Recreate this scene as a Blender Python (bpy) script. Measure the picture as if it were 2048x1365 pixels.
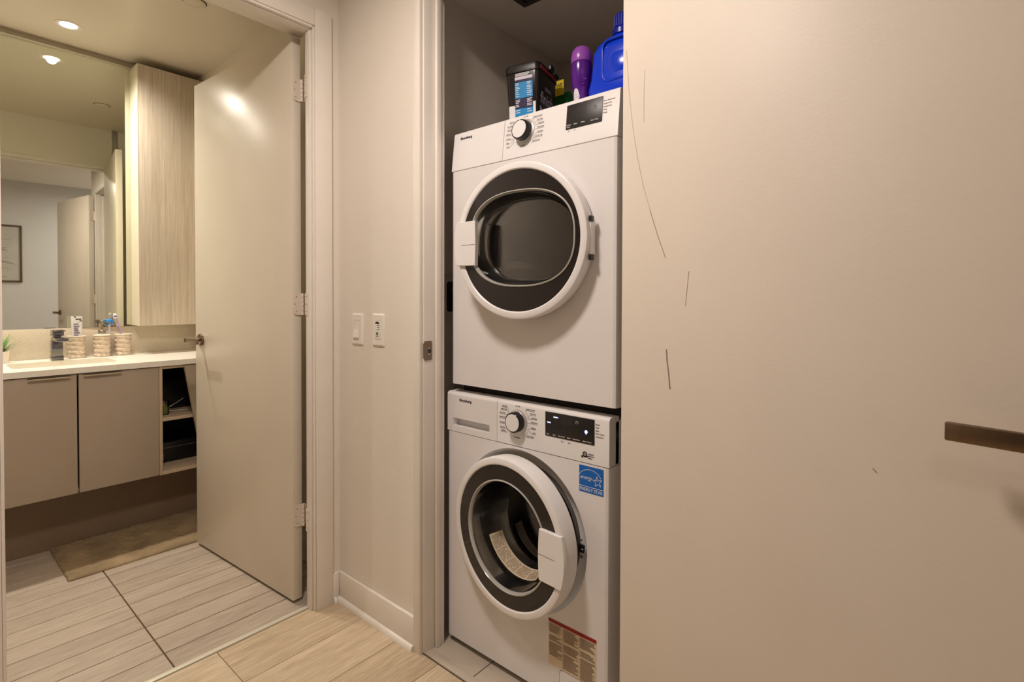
import bpy, bmesh, math, random
from mathutils import Vector, Matrix
random.seed(7)
R = math.radians
for o in list(bpy.data.objects): bpy.data.objects.remove(o, do_unlink=True)
SC = bpy.context.scene
COL = SC.collection

# ------------------------------------------------------------------ camera
yaw, pitch, roll = R(49.555), R(0.903), R(0.152)
fw = Vector((math.sin(yaw)*math.cos(pitch), math.cos(yaw)*math.cos(pitch), -math.sin(pitch)))
rt = Vector((math.cos(yaw), -math.sin(yaw), 0)); up = rt.cross(fw)
r2 = math.cos(roll)*rt + math.sin(roll)*up; u2 = -math.sin(roll)*rt + math.cos(roll)*up
cd = bpy.data.cameras.new('camera'); cam = bpy.data.objects.new('camera', cd); COL.objects.link(cam)
cd.sensor_width = 36; cd.sensor_fit = 'HORIZONTAL'; cd.lens = 36*1045.25/2048; cd.shift_y = -70.8/2048
cd.clip_start = 0.02
m = Matrix((r2, u2, -fw)).transposed().to_4x4(); m.translation = Vector((-1.0848, -1.7829, 1.15))
cam.matrix_world = m
SC.camera = cam

# ------------------------------------------------------------------ world, exposure, lights
w = bpy.data.worlds.new('world'); SC.world = w; w.use_nodes = True
w.node_tree.nodes['Background'].inputs[0].default_value = (0.9, 0.85, 0.8, 1)
w.node_tree.nodes['Background'].inputs[1].default_value = 0.05
vs = SC.view_settings
vs.view_transform = 'Standard'; vs.look = 'None'; vs.gamma = 1; vs.use_curve_mapping = False; vs.exposure = 0.0
HALL_W, BATH_W, FAR_W, FILL_W = 21.5, 62.0, 2.0, 14.0
HALL_C, BATH_C, FAR_C = (1.0, 0.875, 0.79), (1.0, 0.90, 0.77), (1.0, 0.9, 0.84)

# ------------------------------------------------------------------ helpers
def S(r, g, b):
    f = lambda c: ((c/255+0.055)/1.055)**2.4 if c > 10 else c/255/12.92
    return (f(r), f(g), f(b), 1)
MATS = {}
def mat(name, col, rough=0.5, metal=0.0, var=0.04, vscale=6.0, bump=0.0, bscale=60.0, trans=0.0, ior=1.45, emit=None, estr=0.0, coat=0.0, spec=0.5, stretch=None):
    if name in MATS: return MATS[name]
    M = bpy.data.materials.new(name); M.use_nodes = True; nt = M.node_tree; N = nt.nodes; b = N['Principled BSDF']
    b.inputs['Roughness'].default_value = rough; b.inputs['Metallic'].default_value = metal
    b.inputs['Transmission Weight'].default_value = trans; b.inputs['IOR'].default_value = ior
    b.inputs['Coat Weight'].default_value = coat; b.inputs['Specular IOR Level'].default_value = spec
    tc = N.new('ShaderNodeTexCoord'); mp = N.new('ShaderNodeMapping'); nt.links.new(tc.outputs['Object'], mp.inputs[0])
    if stretch: mp.inputs['Scale'].default_value = stretch
    nz = N.new('ShaderNodeTexNoise'); nz.inputs['Scale'].default_value = vscale; nz.inputs['Detail'].default_value = 4
    nt.links.new(mp.outputs[0], nz.inputs[0])
    cr = N.new('ShaderNodeValToRGB'); c = Vector(col[:3])
    cr.color_ramp.elements[0].position = 0.3; cr.color_ramp.elements[1].position = 0.7
    cr.color_ramp.elements[0].color = (*[max(0, v*(1-var)) for v in c], 1); cr.color_ramp.elements[1].color = (*[min(1, v*(1+var)) for v in c], 1)
    nt.links.new(nz.outputs[0], cr.inputs[0]); nt.links.new(cr.outputs[0], b.inputs['Base Color'])
    if bump:
        n2 = N.new('ShaderNodeTexNoise'); n2.inputs['Scale'].default_value = bscale; n2.inputs['Detail'].default_value = 3
        nt.links.new(mp.outputs[0], n2.inputs[0]); bp = N.new('ShaderNodeBump'); bp.inputs['Strength'].default_value = bump; bp.inputs['Distance'].default_value = 0.004
        nt.links.new(n2.outputs[0], bp.inputs['Height']); nt.links.new(bp.outputs[0], b.inputs['Normal'])
    if emit:
        b.inputs['Emission Color'].default_value = emit; b.inputs['Emission Strength'].default_value = estr
    MATS[name] = M; return M
def wood(name, dark, light, axis_scale, rough=0.45, scale=1.0, objvar=0.0, bump=0.15):
    if name in MATS: return MATS[name]
    M = bpy.data.materials.new(name); M.use_nodes = True; nt = M.node_tree; N = nt.nodes; b = N['Principled BSDF']
    b.inputs['Roughness'].default_value = rough
    tc = N.new('ShaderNodeTexCoord'); oi = N.new('ShaderNodeObjectInfo'); ad = N.new('ShaderNodeVectorMath'); ad.operation = 'ADD'
    ml = N.new('ShaderNodeVectorMath'); ml.operation = 'SCALE'; ml.inputs[3].default_value = 17.0
    cmb = N.new('ShaderNodeCombineXYZ')
    for i in range(3): nt.links.new(oi.outputs['Random'], cmb.inputs[i])
    nt.links.new(cmb.outputs[0], ml.inputs[0]); nt.links.new(tc.outputs['Object'], ad.inputs[0]); nt.links.new(ml.outputs[0], ad.inputs[1])
    mp = N.new('ShaderNodeMapping'); mp.inputs['Scale'].default_value = axis_scale; nt.links.new(ad.outputs[0], mp.inputs[0])
    n1 = N.new('ShaderNodeTexNoise'); n1.inputs['Scale'].default_value = 3*scale; n1.inputs['Detail'].default_value = 6; n1.inputs['Roughness'].default_value = 0.65; n1.inputs['Distortion'].default_value = 0.6
    nt.links.new(mp.outputs[0], n1.inputs[0])
    n2 = N.new('ShaderNodeTexNoise'); n2.inputs['Scale'].default_value = 14*scale; n2.inputs['Detail'].default_value = 3; nt.links.new(mp.outputs[0], n2.inputs[0])
    mx = N.new('ShaderNodeMath'); mx.operation = 'MULTIPLY_ADD'; mx.inputs[1].default_value = 0.45; nt.links.new(n2.outputs[0], mx.inputs[0])
    m2 = N.new('ShaderNodeMath'); m2.operation = 'MULTIPLY'; m2.inputs[1].default_value = 0.6; nt.links.new(n1.outputs[0], m2.inputs[0]); nt.links.new(m2.outputs[0], mx.inputs[2])
    m3 = N.new('ShaderNodeMath'); m3.operation = 'MULTIPLY_ADD'; m3.inputs[1].default_value = objvar; m3.inputs[2].default_value = -objvar/2
    nt.links.new(oi.outputs['Random'], m3.inputs[0]); m4 = N.new('ShaderNodeMath'); nt.links.new(mx.outputs[0], m4.inputs[0]); nt.links.new(m3.outputs[0], m4.inputs[1])
    cr = N.new('ShaderNodeValToRGB'); cr.color_ramp.elements[0].position = 0.33; cr.color_ramp.elements[1].position = 0.72
    cr.color_ramp.elements[0].color = dark; cr.color_ramp.elements[1].color = light
    nt.links.new(m4.outputs[0], cr.inputs[0]); nt.links.new(cr.outputs[0], b.inputs['Base Color'])
    bp = N.new('ShaderNodeBump'); bp.inputs['Strength'].default_value = bump; bp.inputs['Distance'].default_value = 0.002
    nt.links.new(mx.outputs[0], bp.inputs['Height']); nt.links.new(bp.outputs[0], b.inputs['Normal'])
    MATS[name] = M; return M

def link(name, me, material=None, parent=None, loc=None, rotz=None, smooth=None):
    o = bpy.data.objects.new(name, me); COL.objects.link(o)
    if material is not None and len(me.materials) == 0: me.materials.append(material)
    if parent: o.parent = parent
    if loc: o.location = loc
    if rotz is not None: o.rotation_euler = (0, 0, rotz)
    if smooth is not None:
        for p in me.polygons: p.use_smooth = True
        if smooth < 179: me.set_sharp_from_angle(angle=R(smooth))
    return o
def fin(name, bm, material=None, parent=None, loc=None, rotz=None, smooth=None):
    bmesh.ops.recalc_face_normals(bm, faces=bm.faces[:])
    me = bpy.data.meshes.new(name); bm.to_mesh(me); bm.free()
    return link(name, me, material, parent, loc, rotz, smooth)
def abox(bm, lo, hi, bev=0.0, seg=2):
    t = bmesh.new()
    x0, y0, z0 = lo; x1, y1, z1 = hi
    v = [t.verts.new(p) for p in ((x0,y0,z0),(x1,y0,z0),(x1,y1,z0),(x0,y1,z0),(x0,y0,z1),(x1,y0,z1),(x1,y1,z1),(x0,y1,z1))]
    for f in ((3,2,1,0),(4,5,6,7),(0,1,5,4),(1,2,6,5),(2,3,7,6),(3,0,4,7)): t.faces.new([v[i] for i in f])
    if bev: bmesh.ops.bevel(t, geom=t.edges[:], offset=bev, segments=seg, affect='EDGES', profile=0.5)
    me = bpy.data.meshes.new('tmp'); t.to_mesh(me); t.free(); bm.from_mesh(me); bpy.data.meshes.remove(me)
def box(name, lo, hi, material, parent=None, bev=0.0, loc=None, rotz=None, seg=2):
    bm = bmesh.new(); abox(bm, lo, hi, bev, seg); return fin(name, bm, material, parent, loc, rotz, 40 if bev else None)
def boxes(name, L, material, parent=None, bev=0.0, loc=None, rotz=None):
    bm = bmesh.new()
    for lo, hi in L: abox(bm, lo, hi, bev)
    return fin(name, bm, material, parent, loc, rotz, 40 if bev else None)
def loft(bm, secs, cap0=True, cap1=True, closed=True):
    rows = [[bm.verts.new(p) for p in s] for s in secs]; n = len(rows[0])
    for a, b in zip(rows, rows[1:]):
        for i in range(n if closed else n-1):
            j = (i+1) % n
            bm.faces.new((a[i], a[j], b[j], b[i]))
    if cap0: bm.faces.new(rows[0][::-1])
    if cap1: bm.faces.new(rows[-1])
    return rows
def lathe(bm, prof, c=(0,0,0), n=32, axis='z', cap0=False, cap1=False, a0=0.0, a1=2*math.pi):
    full = abs(a1-a0-2*math.pi) < 1e-6; cnt = n if full else n+1
    secs = []
    for r, h in prof:
        s = []
        for i in range(cnt):
            a = a0+(a1-a0)*i/n; x, y = r*math.cos(a), r*math.sin(a)
            s.append((c[0]+x, c[1]+y, c[2]+h) if axis == 'z' else ((c[0]+x, c[1]+h, c[2]+y) if axis == 'y' else (c[0]+h, c[1]+x, c[2]+y)))
        secs.append(s)
    loft(bm, secs, cap0, cap1, full)
def tube(bm, pts, r, n=8, r1=None):
    pts = [Vector(p) for p in pts]; secs = []; prev = None
    for i, p in enumerate(pts):
        d = (pts[min(i+1, len(pts)-1)]-pts[max(i-1, 0)]).normalized()
        a = d.cross(Vector((0,0,1)) if abs(d.z) < 0.95 else Vector((1,0,0))).normalized()
        if prev is not None and a.dot(prev) < 0: a = -a
        prev = a; b = d.cross(a).normalized(); rr = r if r1 is None else r+(r1-r)*i/(len(pts)-1)
        secs.append([p+a*rr*math.cos(2*math.pi*k/n)+b*rr*math.sin(2*math.pi*k/n) for k in range(n)])
    loft(bm, secs)
def rrect(cx, cy, w, h, r, n=5):
    out = []
    for qx, qy, a0 in ((1,1,0),(-1,1,90),(-1,-1,180),(1,-1,270)):
        for k in range(n+1):
            a = R(a0+90*k/n); out.append((cx+qx*(w/2-r)+r*math.cos(a), cy+qy*(h/2-r)+r*math.sin(a)))
    return out
def text_bm(bm, s, x, z, h, width=None, y=-0.0006, align='L', offset=0.0, shear=0.0, thick=0.0004, rotz=None):
    """flat lettering in the local xz plane, facing -y, baseline at z, cap height h"""
    cu = bpy.data.curves.new('t', 'FONT'); cu.body = s; cu.size = 1; cu.resolution_u = 2; cu.offset = offset; cu.shear = shear; cu.extrude = 0.001
    o = bpy.data.objects.new('t', cu); COL.objects.link(o)
    dg = bpy.context.evaluated_depsgraph_get(); me = bpy.data.meshes.new_from_object(o.evaluated_get(dg))
    bpy.data.objects.remove(o); bpy.data.curves.remove(cu)
    if len(me.vertices) == 0: return 0
    xs = [v.co.x for v in me.vertices]; x0, x1 = min(xs), max(xs)
    sy = h/0.73; sx = sy if width is None else width/(x1-x0)
    wd = (x1-x0)*sx; off = {'L': 0, 'C': -wd/2, 'R': -wd}[align]
    for v in me.vertices:
        c = v.co.copy(); v.co = (x+off+(c.x-x0)*sx, y-(thick if c.z > 0 else 0), z+c.y*sy)
    bm.from_mesh(me); bpy.data.meshes.remove(me); return wd
def ribbon(bm, pts, wd, y=-0.0006, th=0.0004, closed=False):
    """flat line of width wd drawn through 2D (x,z) points, facing -y"""
    n = len(pts)
    for i in range(n if closed else n-1):
        a = Vector(pts[i]); b = Vector(pts[(i+1) % n]); d = b-a
        if d.length < 1e-7: continue
        d.normalize(); q = Vector((-d.y, d.x))*wd/2; a = a-d*wd*0.3; b = b+d*wd*0.3
        P = [a-q, b-q, b+q, a+q]
        v = [bm.verts.new((p.x, y-th, p.y)) for p in P]; bm.faces.new(v)
def tag(o, label, cat, group=None, kind=None):
    o['label'] = label; o['category'] = cat
    if group: o['group'] = group
    if kind: o['kind'] = kind
    return o
def empty(name, loc, rotz=0.0):
    o = bpy.data.objects.new(name, None); COL.objects.link(o); o.empty_display_size = 0.05; o.location = loc; o.rotation_euler = (0, 0, rotz); return o

# ------------------------------------------------------------------ materials
M_wall = mat('wall_paint', S(232,224,212), 0.62, var=0.015, vscale=3, bump=0.12, bscale=220)
M_trim = mat('trim_paint', S(236,229,219), 0.38, var=0.02, vscale=9, bump=0.06, bscale=90)
M_door2 = mat('closet_door_paint', S(228,217,203), 0.5, var=0.02, vscale=5, bump=0.05, bscale=160)
M_door = mat('door_paint', S(226,216,200), 0.30, var=0.02, vscale=5, bump=0.05, bscale=160)
M_ceil = mat('ceiling_paint', S(222,212,194), 0.33, var=0.01, vscale=3)
M_bwall = mat('bathroom_paint', S(224,214,196), 0.5, var=0.02, vscale=3, bump=0.06, bscale=160)
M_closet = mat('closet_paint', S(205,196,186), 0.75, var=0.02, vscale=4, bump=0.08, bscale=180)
M_plank = wood('oak_laminate', S(176,154,126), S(224,206,178), (1.2, 14, 14), 0.5, 1.0, 0.10)
M_tile = wood('ash_plank_tile', S(160,146,130), S(198,184,168), (1.4, 12, 12), 0.42, 1.0, 0.10)
M_sub = mat('grout', S(92,70,50), 0.9, var=0.1)
M_ctile = mat('beige_tile', S(196,184,168), 0.4, var=0.05, vscale=4)
M_steel = mat('brushed_steel', S(168,158,146), 0.32, 1.0, var=0.06, vscale=30, stretch=(1, 1, 12))
M_alum = mat('aluminium', S(222,218,200), 0.4, 0.25, var=0.03)
M_lam = mat('taupe_laminate', S(171,156,139), 0.45, var=0.02, vscale=5)
M_lamin = mat('cabinet_core', S(190,170,144), 0.55, var=0.03)
M_dark = mat('dark_void', S(28,22,18), 0.8, var=0.1)
M_cream = mat('cream_panel', S(226,216,192), 0.45, var=0.02)
M_grain = wood('pale_grain_laminate', S(188,173,152), S(228,218,202), (26, 26, 0.55), 0.5, 1.0, 0, 0.25)
M_quartz = mat('white_quartz', S(240,236,226), 0.25, var=0.03, vscale=60)
M_splash = mat('backsplash_quartz', S(214,202,180), 0.3, var=0.05, vscale=120)
M_mirror = mat('mirror_silver', S(225,228,215), 0.015, 1.0, var=0.0)
M_white = mat('appliance_white', S(233,229,228), 0.28, var=0.008, vscale=3)
M_white2 = mat('appliance_plastic', S(236,233,232), 0.34, var=0.008, vscale=3)
M_chrome = mat('silver_plastic', S(196,192,190), 0.3, 0.35, var=0.01)
M_black = mat('black_plastic', S(24,22,23), 0.35, var=0.08)
M_disp = mat('display_glass', S(34,30,30), 0.4, var=0.08, vscale=40)
M_smoke = mat('smoked_glass', S(40,35,33), 0.06, var=0.05, vscale=8)
def film(name, tint, gloss=0.02, ior=1.5, minr=0.0):
    M = bpy.data.materials.new(name); M.use_nodes = True; nt = M.node_tree; N = nt.nodes; N.remove(N['Principled BSDF'])
    t = N.new('ShaderNodeBsdfTransparent'); t.inputs[0].default_value = tint; g = N.new('ShaderNodeBsdfGlossy'); g.inputs['Roughness'].default_value = gloss
    f = N.new('ShaderNodeFresnel'); f.inputs[0].default_value = ior; mx = N.new('ShaderNodeMixShader'); ad = N.new('ShaderNodeMath'); ad.inputs[1].default_value = minr
    nz = N.new('ShaderNodeTexNoise'); nz.inputs['Scale'].default_value = 4; bp = N.new('ShaderNodeBump'); bp.inputs['Strength'].default_value = 0.02
    nt.links.new(nz.outputs[0], bp.inputs['Height']); nt.links.new(bp.outputs[0], g.inputs['Normal'])
    nt.links.new(f.outputs[0], ad.inputs[0]); nt.links.new(ad.outputs[0], mx.inputs[0]); nt.links.new(t.outputs[0], mx.inputs[1]); nt.links.new(g.outputs[0], mx.inputs[2]); nt.links.new(mx.outputs[0], N['Material Output'].inputs[0]); MATS[name] = M; return M
M_glass = film('clear_glass', (0.93, 0.93, 0.91, 1), 0.03, 1.5, 0.03)
M_bowl = film('bowl_glass', (0.88, 0.88, 0.86, 1), 0.12, 1.5, 0.10)
M_drum = mat('drum_steel', S(205,194,178), 0.3, 0.4, var=0.1, vscale=60)
def dots(M, scale, size, colr):
    nt = M.node_tree; N = nt.nodes; b = N['Principled BSDF']; src = b.inputs['Base Color'].links[0].from_socket
    tc = N.new('ShaderNodeTexCoord'); v = N.new('ShaderNodeTexVoronoi'); v.inputs['Scale'].default_value = scale; v.inputs['Randomness'].default_value = 0.25
    nt.links.new(tc.outputs['Object'], v.inputs['Vector']); lt_ = N.new('ShaderNodeMath'); lt_.operation = 'LESS_THAN'; lt_.inputs[1].default_value = size
    nt.links.new(v.outputs['Distance'], lt_.inputs[0]); mx = N.new('ShaderNodeMix'); mx.data_type = 'RGBA'; nt.links.new(lt_.outputs[0], mx.inputs[0]); nt.links.new(src, mx.inputs[6]); mx.inputs[7].default_value = colr
    nt.links.new(mx.outputs[2], b.inputs['Base Color'])
    bp = N.new('ShaderNodeBump'); bp.inputs['Strength'].default_value = 0.7; bp.inputs['Distance'].default_value = 0.006; nt.links.new(v.outputs['Distance'], bp.inputs['Height']); nt.links.new(bp.outputs[0], b.inputs['Normal'])
dots(M_drum, 55, 0.28, S(40,32,26))
M_drum2 = mat('dryer_drum', S(205,196,184), 0.4, 0.3, var=0.08, vscale=8)
M_rub = mat('grey_rubber', S(96,92,90), 0.6, var=0.05)
M_ink = mat('printed_ink', S(52,42,44), 0.6, var=0.05)
M_inkl = mat('faint_ink', S(120,105,108), 0.6, var=0.05)
M_wink = mat('white_ink', S(235,235,235), 0.5, var=0.02)
M_pap = mat('label_paper', S(224,205,176), 0.6, var=0.03)
M_red = mat('label_red', S(150,16,20), 0.5, var=0.05)
M_eblue = mat('sticker_blue', S(10,100,190), 0.4, var=0.03)

# ------------------------------------------------------------------ structure: floors
def struct(o, label, cat): return tag(o, label, cat, kind='structure')
fl = struct(box('floor', (-4.2, -3.2, -0.06), (1.3, 0.025, -0.004), M_sub), 'pale oak laminate hallway floor laid in long planks', 'floor')
def bev_piece(name, sx, sy, th, bv=0.0015):
    bm = bmesh.new()
    def ring(i, z): return [(i, i, z), (sx-i, i, z), (sx-i, sy-i, z), (i, sy-i, z)]
    loft(bm, [ring(0, -th), ring(0, -bv), ring(bv, 0)]); bmesh.ops.recalc_face_normals(bm, faces=bm.faces[:])
    me = bpy.data.meshes.new(name); bm.to_mesh(me); bm.free(); return me
pw = 0.19; k = 0
pm = {}
def piece(name, parent, x0, x1, y0, y1, material, g=0.0008, th=0.004):
    key = (name, round(x1-x0, 4), round(y1-y0, 4))
    if key not in pm:
        me = bev_piece(name, x1-x0-2*g, y1-y0-2*g, th, 0.0012); me.materials.append(material); pm[key] = me
    o = bpy.data.objects.new(name, pm[key]); COL.objects.link(o); o.parent = parent; o.location = (x0+g, y0+g, 0); return o
offs = [0.43, 0.80, 0.85, 0.3, 0.72, 0.05, 0.55, 0.9, 0.2]
y1 = 0.024; row = 0; ybs = [0.024, -0.006] 
ye = -0.006
rows = [(0.024, -0.178)]
y = -0.178
while y > -3.19:
    rows.append((y, max(y-pw, -3.19))); y -= pw
for i, (ya, yb) in enumerate(rows):
    if ya-yb < 0.01: continue
    st = -offs[i % 9]
    xs = [-2.6]; x = st-1.2*2
    xmax = 0.0 if yb > -1.5 else 1.3
    cuts = sorted([c for c in [st+1.2*j for j in range(-4, 3)] if -4.2 < c < xmax])
    xs = [-4.2]+cuts+[xmax]
    for a, b in zip(xs, xs[1:]):
        if b-a > 0.02 and ya > -2.6: piece('plank', fl, a, b, yb, ya, M_plank)
flb = struct(box('floor_bathroom', (-1.9, 0.045, -0.06), (0.06, 1.68, -0.004), M_sub), 'grooved grey wood look tile floor of the bathroom', 'floor')
yy = 0.046
while yy < 1.33:
    e = min(yy+0.1015, 1.335)
    for a, b in ((-1.9, -1.152), (-1.152, -0.542), (-0.542, 0.055)): piece('tile_strip', flb, a, b, yy, e, M_tile, 0.0021)
    yy += 0.1015
flc = struct(box('floor_closet', (0.0, -1.25, -0.06), (0.86, -0.42, -0.004), M_sub), 'beige tiled floor inside the laundry closet', 'floor')
for a, b in ((0.032, 0.33), (0.33, 0.63), (0.63, 0.85)):
    for c, d in ((-0.68, -0.42), (-0.98, -0.68), (-1.24, -0.98)): piece('floor_tile', flc, a, b, c, d, M_ctile, 0.0015)
struct(box('trim_threshold_closet', (0.003, -1.2, -0.004), (0.031, -0.485, 0.003), M_ctile, bev=0.0012), 'narrow beige stone sill across the laundry closet opening', 'threshold')
struct(box('trim_threshold_bathroom', (-0.9370, 0.026, -0.004), (-0.112, 0.045, 0.004), M_alum, bev=0.0015), 'pale metal transition strip across the bathroom doorway', 'threshold')

# ------------------------------------------------------------------ structure: walls, ceilings
ZC = 2.42
HD = 2.124
struct(boxes('wall_north', [((-4.2, 0, 0), (-0.9470, 0.115, 2.6)), ((-0.0925, 0, 0), (0.09, 0.055, 2.6)), ((-0.055, 0.055, 0), (0.09, 0.115, 2.6)), ((-0.9470, 0, HD+0.02), (-0.0925, 0.115, 2.6))], M_wall), 'cream painted wall around the bathroom doorway', 'wall')
struct(boxes('wall_east', [((0, -0.47, 0), (0.08, -0.001, 2.6)), ((0, -1.5, 0), (0.08, -1.215, 2.6)), ((0, -1.215, HD+0.02), (0.08, -0.47, 2.6))], M_wall), 'cream hallway wall carrying the two switch plates beside the closet', 'wall')
struct(box('wall_closet_left', (0.081, -0.42, -0.004), (0.85, -0.37, 2.4), M_closet), 'shaded side wall inside the laundry closet', 'wall')
struct(box('wall_closet_back', (0.851, -1.30, -0.004), (0.9, -0.37, 2.4), M_closet), 'grey back wall of the laundry closet', 'wall')
struct(box('wall_closet_right', (0.081, -1.30, -0.004), (0.85, -1.25, 2.4), M_closet), 'far side wall of the laundry closet behind the open door', 'wall')
struct(box('ceiling_closet', (0.081, -1.249, 2.191), (0.85, -0.421, 2.25), M_closet), 'low grey ceiling above the stacked machines', 'ceiling')
struct(box('wall_bathroom_back', (-1.9, 1.67, -0.004), (0.12, 1.75, 2.6), M_bwall), 'bathroom wall behind the mirror and vanity', 'wall')
struct(box('wall_bathroom_right', (0.06, 0.116, -0.004), (0.12, 1.669, 2.6), M_bwall), 'bathroom side wall behind the open door', 'wall')
struct(box('wall_bathroom_left', (-1.96, 0.116, -0.004), (-1.9, 1.669, 2.6), M_bwall), 'far left bathroom wall out of frame', 'wall')
struct(box('ceiling_bathroom', (-1.9, 0.116, ZC), (0.06, 1.669, ZC+0.1), M_ceil), 'glossy cream bathroom ceiling', 'ceiling')
struct(boxes('ceiling', [((-4.2, -2.8, ZC), (-0.001, -0.001, ZC+0.12)), ((0.081, -2.8, ZC), (1.3, -1.501, ZC+0.12)), ((-0.001, -2.8, ZC), (0.081, -1.501, ZC+0.12)), ((-4.2, -3.2, 2.56), (1.3, -2.801, 2.66))], M_wall), 'white hallway ceiling with a dropped edge', 'ceiling')
struct(box('wall_south', (-4.2, -3.26, -0.004), (1.3, -3.02, 2.6), mat('far_wall_paint', S(226,222,220), 0.6, var=0.015)), 'white wall with the framed print, reflected in the mirror', 'wall')
struct(box('wall_west', (-4.26, -3.2, -0.004), (-4.201, 0.0, 2.6), mat('bounce_dark_paint', S(140,128,116), 0.7)), 'hallway wall behind the camera side', 'wall')  # unseen wall, its paint made dark to soak up bounced light
struct(box('wall_return', (0.081, -1.499, -0.004), (1.3, -1.45, 2.6), M_wall), 'short return wall past the laundry closet', 'wall')
struct(box('wall_southeast', (1.301, -3.2, -0.004), (1.36, -1.45, 2.6), M_wall), 'side wall of the room beyond the hallway', 'wall')

# door frame of the bathroom
t1 = struct(boxes('trim_1', [((-0.105, 0.0, 0), (-0.093, 0.052, HD)), ((-0.9470, 0.0, 0), (-0.9330, 0.115, HD)), ((-0.9470, 0.0, HD), (-0.093, 0.115, HD+0.0199))], M_trim, bev=0.0015), 'white painted jamb and casing of the bathroom doorway', 'door frame')
box('door_stop', (-0.118, 0.004, 0), (-0.1051, 0.034, HD-0.012), M_trim, t1, 0.002)
box('door_stop', (-0.9329, 0.004, 0), (-0.9200, 0.046, HD-0.012), M_trim, t1, 0.002)
box('door_stop', (-0.9329, 0.004, HD-0.012), (-0.1051, 0.046, HD-0.0001), M_trim, t1, 0.002)
box('casing_board', (-0.104, -0.014, 0), (-0.038, -0.0005, HD+0.066), M_trim, t1, 0.002)
box('casing_board', (-0.9940, -0.014, 0), (-0.9290, -0.0005, HD+0.066), M_trim, t1, 0.002)
box('casing_board', (-0.9285, -0.014, HD+0.002), (-0.1045, -0.0005, HD+0.066), M_trim, t1, 0.002)
box('casing_bead', (-0.1115, -0.0105, 0), (-0.1045, 0.0035, HD-0.0005), M_trim, t1, 0.002)
box('casing_bead', (-0.9285, -0.0105, 0), (-0.9245, 0.0035, HD-0.0005), M_trim, t1, 0.0015)
box('casing_bead', (-0.9240, -0.0105, HD-0.007), (-0.112, 0.0035, HD+0.0015), M_trim, t1, 0.002)
# door frame of the laundry closet
t2 = struct(boxes('trim_2', [((0.0, -0.49, 0), (0.081, -0.4705, HD)), ((0.0, -1.2145, 0), (0.081, -1.197, HD)), ((0.0, -1.2145, HD), (0.081, -0.4705, HD+0.0195))], M_trim, bev=0.0015), 'white painted jamb and casing of the laundry closet', 'door frame')
box('casing_board', (-0.014, -0.4845, 0), (-0.0005, -0.452, HD+0.05), M_trim, t2, 0.002)
box('casing_board', (-0.014, -1.262, 0), (-0.0005, -1.2075, HD+0.05), M_trim, t2, 0.002)
box('casing_board', (-0.014, -1.207, HD+0.004), (-0.0005, -0.485, HD+0.05), M_trim, t2, 0.002)
box('door_stop', (0.044, -0.502, 0), (0.064, -0.4903, HD-0.012), M_trim, t2, 0.0025)
box('stop_batten', (0.0655, -0.4975, 0), (0.0805, -0.4903, HD-0.012), M_trim, t2, 0.0015)
box('door_stop', (0.044, -1.1967, 0), (0.08, -1.186, HD-0.012), M_trim, t2, 0.002)
# strike plate
sp = tag(empty('strike_plate', (0.0, -0.4903, 0.978)), 'brown metal strike plate on the closet jamb', 'strike plate')
bm = bmesh.new()
oc = rrect(0.016, 0, 0.036, 0.062, 0.006, 3)
o2 = []
for (x, z) in oc:
    if x < 0.004: z *= 0.84
    o2.append((x-0.002, z))
hole = [(0.021+0.0085*math.cos(a)*0.8, -0.002+0.0125*math.sin(a)) for a in [2*math.pi*i/len(o2)+R(45/1.0)-R(45) for i in range(len(o2))]]
loft(bm, [[(x, 0, z) for x, z in hole], [(x, -0.0015, z) for x, z in hole], [(x, -0.0015, z) for x, z in o2], [(x, 0, z) for x, z in o2]], False, False)
M_strike = mat('bronze_steel', S(134,118,104), 0.4, 1.0, var=0.06)
fin('plate', bm, M_strike, sp)
bm = bmesh.new(); lathe(bm, [(0.0001, -0.0004), (0.0075, -0.0004), (0.0075, 0.0)], (0.021, 0, -0.002), 16, 'y'); fin('latch_hole', bm, mat('latch_recess', S(60,52,46), 0.6), sp)
for z in (0.022, -0.024):
    bm = bmesh.new(); lathe(bm, [(0.0001, -0.0022), (0.0022, -0.002), (0.003, -0.0014)], (0.020, 0, z), 10, 'y'); fin('screw', bm, M_strike, sp)

# baseboards
bb = struct(box('baseboard_east', (-0.012, -0.4515, 0.0), (-0.0004, -0.0004, 0.108), M_trim, bev=0.002), 'white baseboard below the switch plates', 'baseboard')
bm = bmesh.new()
q = [(-0.0125-0.012*math.cos(a), 0.018*math.sin(a)) for a in [R(90*i/5) for i in range(6)]]
prof = [(-0.0125, 0.0)]+q
loft(bm, [[(x, yv_, z) for x, z in prof] for yv_ in (-0.0125, -0.4515)]); fin('shoe_molding', bm, M_trim, bb, smooth=50)
bb2 = struct(box('baseboard_north', (-0.0375, -0.012, 0.0), (-0.0127, -0.0004, 0.108), M_trim, bev=0.002), 'short white baseboard piece between doorway casing and corner', 'baseboard')
bm = bmesh.new(); loft(bm, [[(x, -0.0122+(p+0.0125), z) for p, z in prof] for x in (-0.0375, -0.026)]); fin('shoe_molding', bm, M_trim, bb2, smooth=50)
struct(box('baseboard_bathroom', (0.048, 0.13, 0.0), (0.0595, 1.3, 0.1), M_trim, bev=0.002), 'white baseboard behind the open bathroom door', 'baseboard')

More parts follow.
